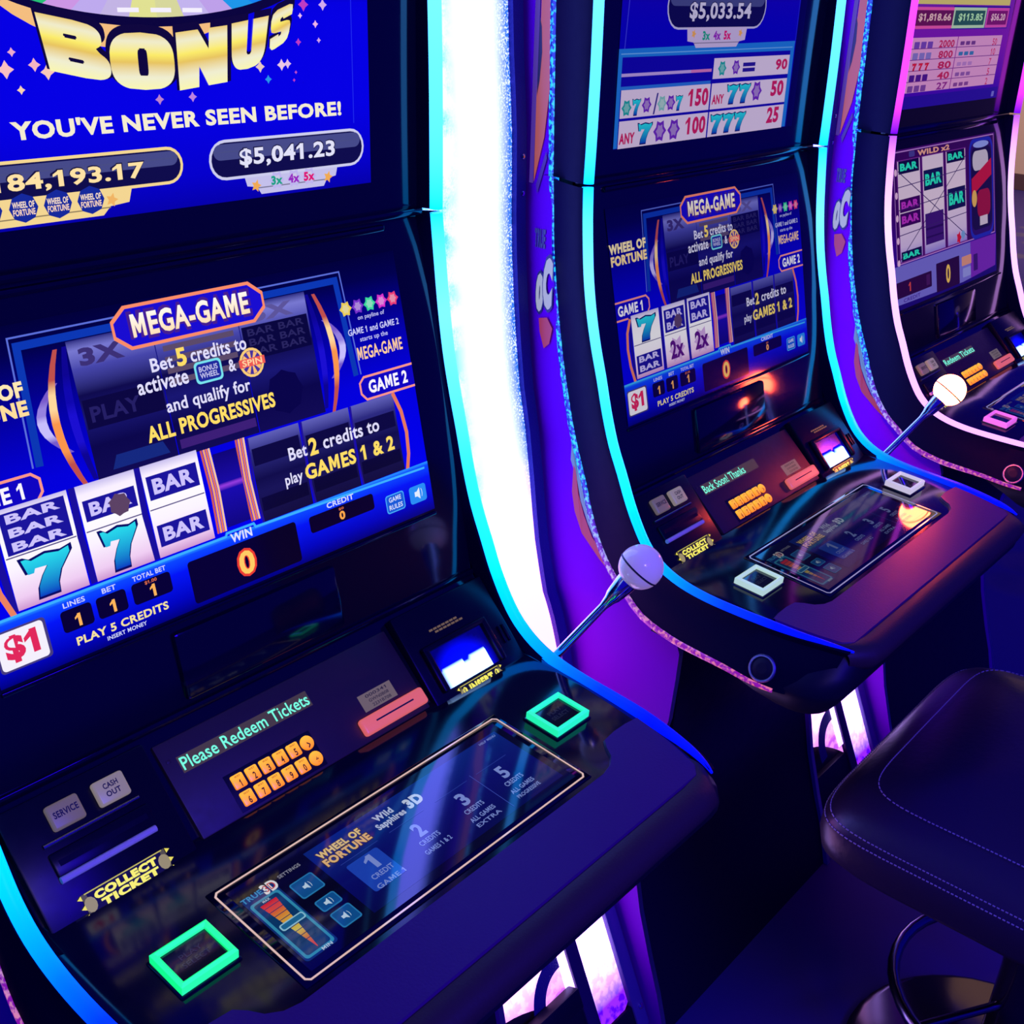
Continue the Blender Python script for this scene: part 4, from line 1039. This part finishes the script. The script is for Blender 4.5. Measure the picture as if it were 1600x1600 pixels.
    def f(p):
        mb = MB(); mb.bbox(FD, -.216, -.0785, .216, .0785, -.006, .0018, .0015); return mb.build('touchscreen', mat('touch_glass', (.003, .003, .008), .05, noise=.015, spec=.7), p)
    ts = part('touch', f, t)
    part(('tpic', cfg['touch']), lambda p: touch_picture(cfg['touch']).build('touchscreen_picture', M_GLASS_PIC, p), ts)
    # ---- round socket on the left cheek
    for s in (-1, 1):
        def f(p, s=s):
            mb = MB(); o = Vector((s * .3885, -.067, .7395)); n = Vector((s * .88, -.05, .47))
            mb.lathe(o, n, [(0, .021), (.0065, .021), (.0085, .0195), (.0085, .0175), (.0068, .0168)], 28, 0, cap=False)
            mb.lathe(o, n, [(.0062, .0172), (.0066, .0165), (.0078, .008)], 24, 1)
            return mb.build('side_socket', [M_STEEL, M_BLACK], p)
        part(('sock', s), f, t)
    # ---- pull lever on the right flank
    B0 = Vector((.350, .1366, .758)); BC = cfg['ballc']; ax = (BC - B0).normalized(); L = (BC - B0).length
    def f(p):
        mb = MB(); mb.lathe(B0, ax, [(-.03, .018), (.0, .018), (.006, .012), (.012, .0068), (L - .075, .0058), (L - .062, .0085), (L - .055, .0115), (L - .03, .0150), (L - .022, .0150)], 24)
        return mb.build('pull_lever', M_CHROME, p)
    lv = part(('lever', cfg['ball']), f, t)
    def f(p):
        mb = MB(); R = .0305
        mb.lathe(BC, ax, [(-R * math.cos(math.pi * k / 24), max(1e-4, R * math.sin(math.pi * k / 24))) for k in range(25)], 36, 0)
        mb.lathe(BC, ax, [(-.0055, R * .975), (-.0055, R * 1.004), (-.0030, R * 1.008), (-.0030, R * .975)], 36, 1, cap=False)
        m = mat('lit_lever_ball', (.8, .5, .4), .2, emit=(1.0, .07, .024), strength=85.0) if cfg['ball'] == 'lit' else mat('unlit_ball_faint_glow', (.75, .68, .6), .12, spec=.6, emit=(.15, .105, .13), strength=1.0)  # the unlit ball's faint glow stands in for white light falling on it
        return mb.build('lever_ball', [m, M_INK], p, smooth=60)
    part(('ball', cfg['ball']), f, lv)
    return t

GREEN = (.0, 1.0, .16); PALE = (.42, .62, .42); WHT = (.55, .5, .55); PINK = (.75, .12, .6); TEAL = (.0, .9, .34)
BA = Vector((.4645, .0405, .937)); BB = Vector((.4635, .036, .9425))
M_ART = attr_mat('printed_side_art', .55, .35)
make_machine(0.0, 'slot machine at the left end, with BONUS on its upper screen and green lit buttons', dict(scr=M_SCREEN, strip='cyan', low=cyan_low, up=cyan_up, upper=upper_bonus, lower=lambda: screen_mega(REELS_A), msg='Please Redeem Tickets', msgbox=(-.1515, .0735, .0225, .0885), ring=(GREEN, TEAL), touch=1.0, ball='plain', ballc=BA, art=M_ART))
make_machine(1.0372, 'middle slot machine with cyan light strips, white paytable above and a glowing lever ball', dict(scr=M_SCREEN_FAR, strip='cyan', low=cyan_low, up=cyan_up, upper=upper_paytable, lower=lambda: screen_mega(REELS_B), msg='Back Soon! Thanks', msgbox=(-.1515, .0735, -.018, .0885), ring=(PALE, WHT), touch=.6, ball='lit', ballc=BB, art=M_ART))
make_machine(2.0705, 'slot machine at the far right end, outlined by pink light strips', dict(scr=M_SCREEN_FAR, strip='pink', low=pink_low, up=pink_up, upper=upper_pink, lower=screen_pink, msg='Redeem Tickets', msgbox=(-.1515, .0735, .0225, .0885), ring=(PINK, PINK), touch=.5, ball='plain', ballc=BA, art=M_ART))

# ------------------------------------------------------------------ lit dividers in the gaps
def column_mat(name, low):
    m = bpy.data.materials.new(name); m.use_nodes = True; nt = m.node_tree; b = nt.nodes['Principled BSDF']
    b.inputs['Base Color'].default_value = (.05, .05, .08, 1); b.inputs['Roughness'].default_value = .35
    tc = nt.nodes.new('ShaderNodeTexCoord'); sp = nt.nodes.new('ShaderNodeSeparateXYZ'); nt.links.new(tc.outputs['Object'], sp.inputs[0])
    def ramp(sock, a, bb):
        r = nt.nodes.new('ShaderNodeMapRange'); r.inputs['From Min'].default_value = a; r.inputs['From Max'].default_value = bb; nt.links.new(sock, r.inputs['Value']); return r.outputs[0]
    def op(o, x, y):
        n = nt.nodes.new('ShaderNodeMath'); n.operation = o
        for i, q in enumerate((x, y)):
            if isinstance(q, float): n.inputs[i].default_value = q
            else: nt.links.new(q, n.inputs[i])
        return n.outputs[0]
    def noise(scale, det):
        n = nt.nodes.new('ShaderNodeTexNoise'); n.inputs['Scale'].default_value = scale; n.inputs['Detail'].default_value = det; nt.links.new(tc.outputs['Object'], n.inputs['Vector']); return n.outputs['Fac']
    def mix(f, a, bb):
        x = nt.nodes.new('ShaderNodeMix'); x.data_type = 'RGBA'; nt.links.new(f, x.inputs[0])
        for s, v in ((6, a), (7, bb)):
            if isinstance(v, tuple): x.inputs[s].default_value = (*v, 1)
            else: nt.links.new(v, x.inputs[s])
        return x.outputs[2]
    X = sp.outputs['X']; Z = sp.outputs['Z']
    fine = noise(330.0, 2.0); blob = noise(22.0, 3.0)
    edge = ramp(X, .322, .350)                                  # grainy LED edge beside the post
    g = op('MULTIPLY', edge, ramp(op('ADD', fine, op('MULTIPLY', blob, .3)), .5, .66))
    left = op('MULTIPLY', op('SUBTRACT', 1.0, ramp(X, .207, .238)), ramp(op('ADD', blob, op('MULTIPLY', fine, .3)), .58, .78))
    white = mix(ramp(Z, .62, 1.10), low, (1.0, 1.15, 7.0))
    c = mix(left, white, (.12, .9, 1.5)); c = mix(g, c, (.03, .2, .9))
    nt.links.new(c, b.inputs['Emission Color']); b.inputs['Emission Strength'].default_value = 1.0
    return m
M_COLUMN = column_mat('white_led_diffuser', (6.0, .8, 4.0)); M_COLUMN_BLUE = column_mat('blue_white_led_diffuser', (.3, .6, 4.5))
M_LOWLIT = led_speck_mat('violet_white_diffuser', (2.2, 1.1, 4.5), (2.4, 1.6, 4.8), .48, 60, 1.15, -.06 + ZF, .03 + ZF, (.10, .0, .85), (.3, .02, .9))
M_LOWPINK = led_speck_mat('pink_white_diffuser', (2.2, .85, 2.4), (2.4, 1.1, 2.6), .5, 60, 1.1, .02 + ZF, .08 + ZF, (.6, .1, 1.0), (.9, .3, 1.2))
M_POST = mat('perforated_dark_post', (.03, .03, .16), .5, bump=.6, bscale=420, spec=.2)
COLP = [(.515, 1.98), (.503, 1.62), (.488, 1.44), (.480, 1.25), (.453, 1.04), (.393, .837), (.352, .74), (.324, .678), (.30, .60), (.288, .54)]
def make_column(x, label, M_COL, bracket=True):
    """x: centre line of the machine at its left"""
    t = thing('lit_divider', label, 'light panel', (x + .335, .45, 0), 'lit dividers between the machines')
    off = (x + .335, .45, 0)
    def B(mb, n, m, p=t, **k): return mb.build(n, m, p, off=off, **k)
    pts = dense([(0, y, z) for y, z in COLP], 3)
    XR = lambda z: x + 1.0295 - xs(z)
    mb = MB(); rows = [[(x + xs(p.z) + .003 + (XR(p.z) - .022 - x - xs(p.z) - .003) * w, p.y, p.z) for w in (0, .25, .5, .7, .85, 1)] for p in pts]; mb.loft(rows, 0, flip=True); B(mb, 'lit_panel', M_COL)
    mb = MB(); rows = [[(XR(p.z) + dx, p.y + dy, p.z) for dx, dy in ((-.023, .03), (-.023, -.010), (0, -.010), (0, .03))] for p in pts]; mb.loft(rows, 0, flip=True)
    post = B(mb, 'frame_post', M_POST)
    for z in (1.40, 1.345):
        y = min(pts, key=lambda p: abs(p.z - z)).y - .010
        mb = MB(); mb.lathe((XR(z) - .009, y, z), (0, -1, 0), [(0, .004), (.0015, .004), (.0025, .002)], 12); B(mb, 'screw', M_CHROME, post)
    mb = MB(); mb.prism([(.72, 1.98), (.545, 1.98), (.535, 1.6), (.51, 1.236), (.485, 1.02), (.43, .837), (.39, .74), (.345, .62), (.33, .54), (.385, .40), (.385, -.17), (.72, -.17)], x + .376, x + .655); B(mb, 'back_box', M_BLACK)
    # lower light box by the floor
    fy = lambda z: .155 + .45 * z
    fr = Fr((x, fy(-.16), -.16), X1, (0, .45, 1.0)); H = .55 * math.sqrt(1 + .45 ** 2)
    mb = MB(); mb.prism([(fy(-.17) + .012, -.17), (fy(.40) + .012, .40), (.384, .40), (.384, -.17)], x + .338, x + .696); B(mb, 'lower_box', M_BLACK)
    mb = MB(); mb.loft([[fr.p(u, .235 - .085 * w * w, 0), fr.p(u, .33, 0), fr.p(u, H, 0)] for w, u in [(k / 10, .340 + .0205 * k) for k in range(11)]], 0); lp = B(mb, 'left_light', M_LOWPINK)
    mb = MB(); rows = []
    for k in range(21):
        a = math.radians(80 + 110 * k / 20); rows.append([fr.p(.530 + r * math.cos(a), .185 + r * math.sin(a), .0018) for r in (.058, .088)])
    mb.loft(rows, 0); B(mb, 'dark_ring', mat('glitter_blue_ring', (.02, .01, .16), .3, bump=.8, bscale=500), lp)
    mb = MB(); mb.bbox(fr, .530, .17, .552, H, -.01, .0025, .001); B(mb, 'frosted_edge', M_LOWLIT)
    mb = MB(); mb.bbox(fr, .550, .05, .580, H, -.012, .008, .002); B(mb, 'divider_bar', mat('dark_violet_bar', (.03, .006, .07), .4))
    mb = MB(); rows = []
    for k in range(13):
        w = k / 12; u = .580 + .087 * w; rows.append([fr.p(u, .085 - .02 * math.sin(math.pi * w) , 0), fr.p(u, .30, 0), fr.p(u, H, 0)])
    mb.loft(rows, 0); B(mb, 'right_light', M_LOWLIT)
    mb = MB(); mb.bbox(fr, .665, .02, .696, H, -.02, .010, .004); B(mb, 'light_box_frame', mat('violet_grey_frame', (.10, .07, .22), .4))
    mb = MB(); mb.bbox(fr, .340, .0, .668, .075, -.02, .006, .003); mb.bbox(fr, .340, .07, .552, .150, -.02, .004, .003); B(mb, 'foot_rail', M_BLACK)
    if bracket:
        mb = MB(); mb.bbox(fr, .40, .165, .535, .205, .004, .03, .004); B(mb, 'dark_bracket', M_BLACK)
    mb = MB(); mb.lathe(fr.p(.684, .065, .01), fr.n, [(0, .006), (.003, .006), (.004, .003)], 12); B(mb, 'screw', M_CHROME)
    return t
make_column(0.0, 'tall white lit divider between the left slot machine and the middle slot machine', M_COLUMN)
make_column(1.0372, 'lit divider between the middle and pink outlined slot machines, glowing violet at its foot', M_COLUMN_BLUE, False)

# ------------------------------------------------------------------ leather chair in front of the middle machine
M_LEATHER = mat('black_leather', (.026, .016, .036), .36, bump=.25, bscale=90, spec=.6)
M_STITCH = mat('pale_stitching', (.45, .4, .42), .6)
def make_chair(cx, cy, label):
    t = thing('casino_chair', label, 'chair', (cx, cy, 0)); off = (cx, cy, 0)
    def B(mb, n, m, p=t, **k): return mb.build(n, m, p, off=off, **k)
    W, D = .32, .31
    def outline(sc, n=56):
        P = []
        for k in range(n):
            a = 2 * math.pi * k / n; c, s = math.cos(a), math.sin(a); e = 2 / 8.0
            P.append((cx + sc * W * math.copysign(abs(c) ** e, c), cy + sc * D * math.copysign(abs(s) ** e, s)))
        return P
    top = .505
    def ring(sc, z, drop=0): return [(x, y, z + .022 * math.cos((x - cx) / W * 1.5) * sc * 0 - drop * ((x - cx) / W) ** 2) for x, y in outline(sc)]
    mb = MB(); rows = []
    for sc, z in ((.80, .385), (.93, .392), (.985, .412), (1.0, .44), (.995, .462), (.985, .470), (.97, .4765), (.93, .492), (.86, .507), (.7, .528), (.5, .543), (.25, .551), (.05, .553)):
        rows.append(ring(sc, z + .012))
    mb.loft(rows, 0, close=True, flip=False); mb.cap(rows[-1]); mb.cap(rows[0][::-1])
    seat = B(mb, 'seat', M_LEATHER, smooth=60)
    for sc, z in ((.991, .4792), (.972, .4888), (.80, .5315)):
        P = ring(sc, z); mb = MB(); n = len(P)
        # separate stitches: short dashes along the seam
        pts = []
        for k in range(n):
            a = Vector(P[k]); b = Vector(P[(k + 1) % n]); m = max(1, int((b - a).length / .006))
            for q in range(m): pts.append((a.lerp(b, q / m), a.lerp(b, (q + .62) / m)))
        for a, b in pts:
            d = (b - a).normalized(); s = d.cross(Vector((0, 0, 1))).normalized() * .0007; u = Vector((0, 0, .0014))
            mb.add([a - s, b - s, b + s, a + s, a - s + u, b - s + u, b + s + u, a + s + u], [[4, 5, 6, 7], [0, 1, 5, 4], [1, 2, 6, 5], [2, 3, 7, 6], [3, 0, 4, 7]])
        B(mb, 'stitching', M_STITCH, seat, smooth=0)
    mb = MB(); mb.bbox(Fr((cx, cy, 0), X1, (0, 1, 0)), -.2, -.16, .2, .16, .365, .392, .01); B(mb, 'seat_plate', M_BLACK)
    mb = MB(); mb.lathe((cx, cy, -.165), (0, 0, 1), [(0, .05), (.1, .048), (.3, .042), (.45, .05), (.50, .085), (.535, .10)], 28); B(mb, 'pedestal', mat('black_chrome', (.06, .05, .07), .15, .8), smooth=60)
    mb = MB(); mb.lathe((cx, cy, -.17), (0, 0, 1), [(0, .27), (.012, .27), (.02, .255), (.035, .12), (.06, .055)], 44); B(mb, 'base_plate', mat('black_chrome', (.06, .05, .07), .15, .8), smooth=40)
    mb = MB(); P = [(cx + .21 * math.cos(a), cy + .21 * math.sin(a), .07) for a in [2 * math.pi * k / 40 for k in range(41)]]; mb.tube(P, .011, 10); 
    for k in range(3):
        a = 2 * math.pi * k / 3 + .5; mb.tube([(cx + .04 * math.cos(a), cy + .04 * math.sin(a), .07), (cx + .21 * math.cos(a), cy + .21 * math.sin(a), .07)], .008, 8)
    B(mb, 'foot_ring', M_DCHROME, smooth=60)
    mb = MB(); rows = []
    for k in range(9):
        z = .50 + .52 * k / 8; y = cy - D + .005 - .10 * k / 8; w = W * (.86 + .08 * math.sin(math.pi * k / 8)) * (1 if k < 8 else .82)
        rr = .036 if k not in (0, 8) else .02
        ringp = [(cx + w * math.copysign(abs(math.cos(a)) ** .5, math.cos(a)), y + rr * math.copysign(abs(math.sin(a)) ** .6, math.sin(a)) - .05 * (1 - abs(math.cos(a))) , z) for a in [2 * math.pi * q / 32 for q in range(32)]]
        rows.append(ringp)
    mb.loft(rows, 0, close=True); mb.cap(rows[0][::-1]); mb.cap(rows[-1]); B(mb, 'backrest', M_LEATHER, smooth=60)
    for s in (-1, 1):
        mb = MB(); mb.tube([(cx + s * .15, cy - .13, .35), (cx + s * .15, cy - D - .01, .36), (cx + s * .15, cy - D - .03, .42), (cx + s * .15, cy - D - .06, .62)], .012, 8); B(mb, 'back_bracket', M_BLACK, smooth=60)
    return t
make_chair(1.01, -.455, 'black leather chair with pale stitching in front of the middle slot machine')

# ------------------------------------------------------------------ room
def structure(name, me_mb, m):
    o = me_mb.build(name, m, None, smooth=0); o['kind'] = 'structure'; return o
def carpet():
    m = bpy.data.materials.new('patterned_carpet'); m.use_nodes = True; nt = m.node_tree; b = nt.nodes['Principled BSDF']; b.inputs['Roughness'].default_value = .9
    tc = nt.nodes.new('ShaderNodeTexCoord'); v = nt.nodes.new('ShaderNodeTexVoronoi'); v.inputs['Scale'].default_value = 3.2; nt.links.new(tc.outputs['Object'], v.inputs['Vector'])
    n = nt.nodes.new('ShaderNodeTexNoise'); n.inputs['Scale'].default_value = 6; n.inputs['Detail'].default_value = 6; nt.links.new(tc.outputs['Object'], n.inputs['Vector'])
    r = nt.nodes.new('ShaderNodeValToRGB'); r.color_ramp.elements[0].position = .38; r.color_ramp.elements[0].color = (.05, .04, .11, 1); r.color_ramp.elements[1].position = .62; r.color_ramp.elements[1].color = (.10, .07, .12, 1)
    nt.links.new(n.outputs['Fac'], r.inputs[0])
    x = nt.nodes.new('ShaderNodeMix'); x.data_type = 'RGBA'; x.inputs[7].default_value = (.035, .02, .14, 1); nt.links.new(r.outputs[0], x.inputs[6])
    mr = nt.nodes.new('ShaderNodeMapRange'); mr.inputs['From Min'].default_value = .25; mr.inputs['From Max'].default_value = .4; nt.links.new(v.outputs['Distance'], mr.inputs['Value']); nt.links.new(mr.outputs[0], x.inputs[0])
    nt.links.new(x.outputs[2], b.inputs['Base Color'])
    return m
mb = MB(); mb.add([(-4, -5, -.17), (12.5, -5, -.17), (12.5, 8, -.17), (-4, 8, -.17)], [[0, 1, 2, 3]]); structure('floor', mb, carpet())
mb = MB(); fr = Fr((12.0, 0, -.17), (0, 1, 0), (0, 0, 1)); mb.add([(12.0, -5, -.17), (12.0, 8, -.17), (12.0, 8, 3.2), (12.0, -5, 3.2)], [[3, 2, 1, 0]]); structure('wall_right', mb, mat('beige_wall_paint', (.62, .46, .26), .8, bump=.1, bscale=60))
mb = MB(); mb.bbox(Fr((12.0, 0, -.17), (0, -1, 0), (0, 0, 1)), -8, 0, 5, .16, 0, .02, .004); structure('baseboard_right', mb, mat('brown_baseboard', (.09, .045, .03), .5, noise=.1))
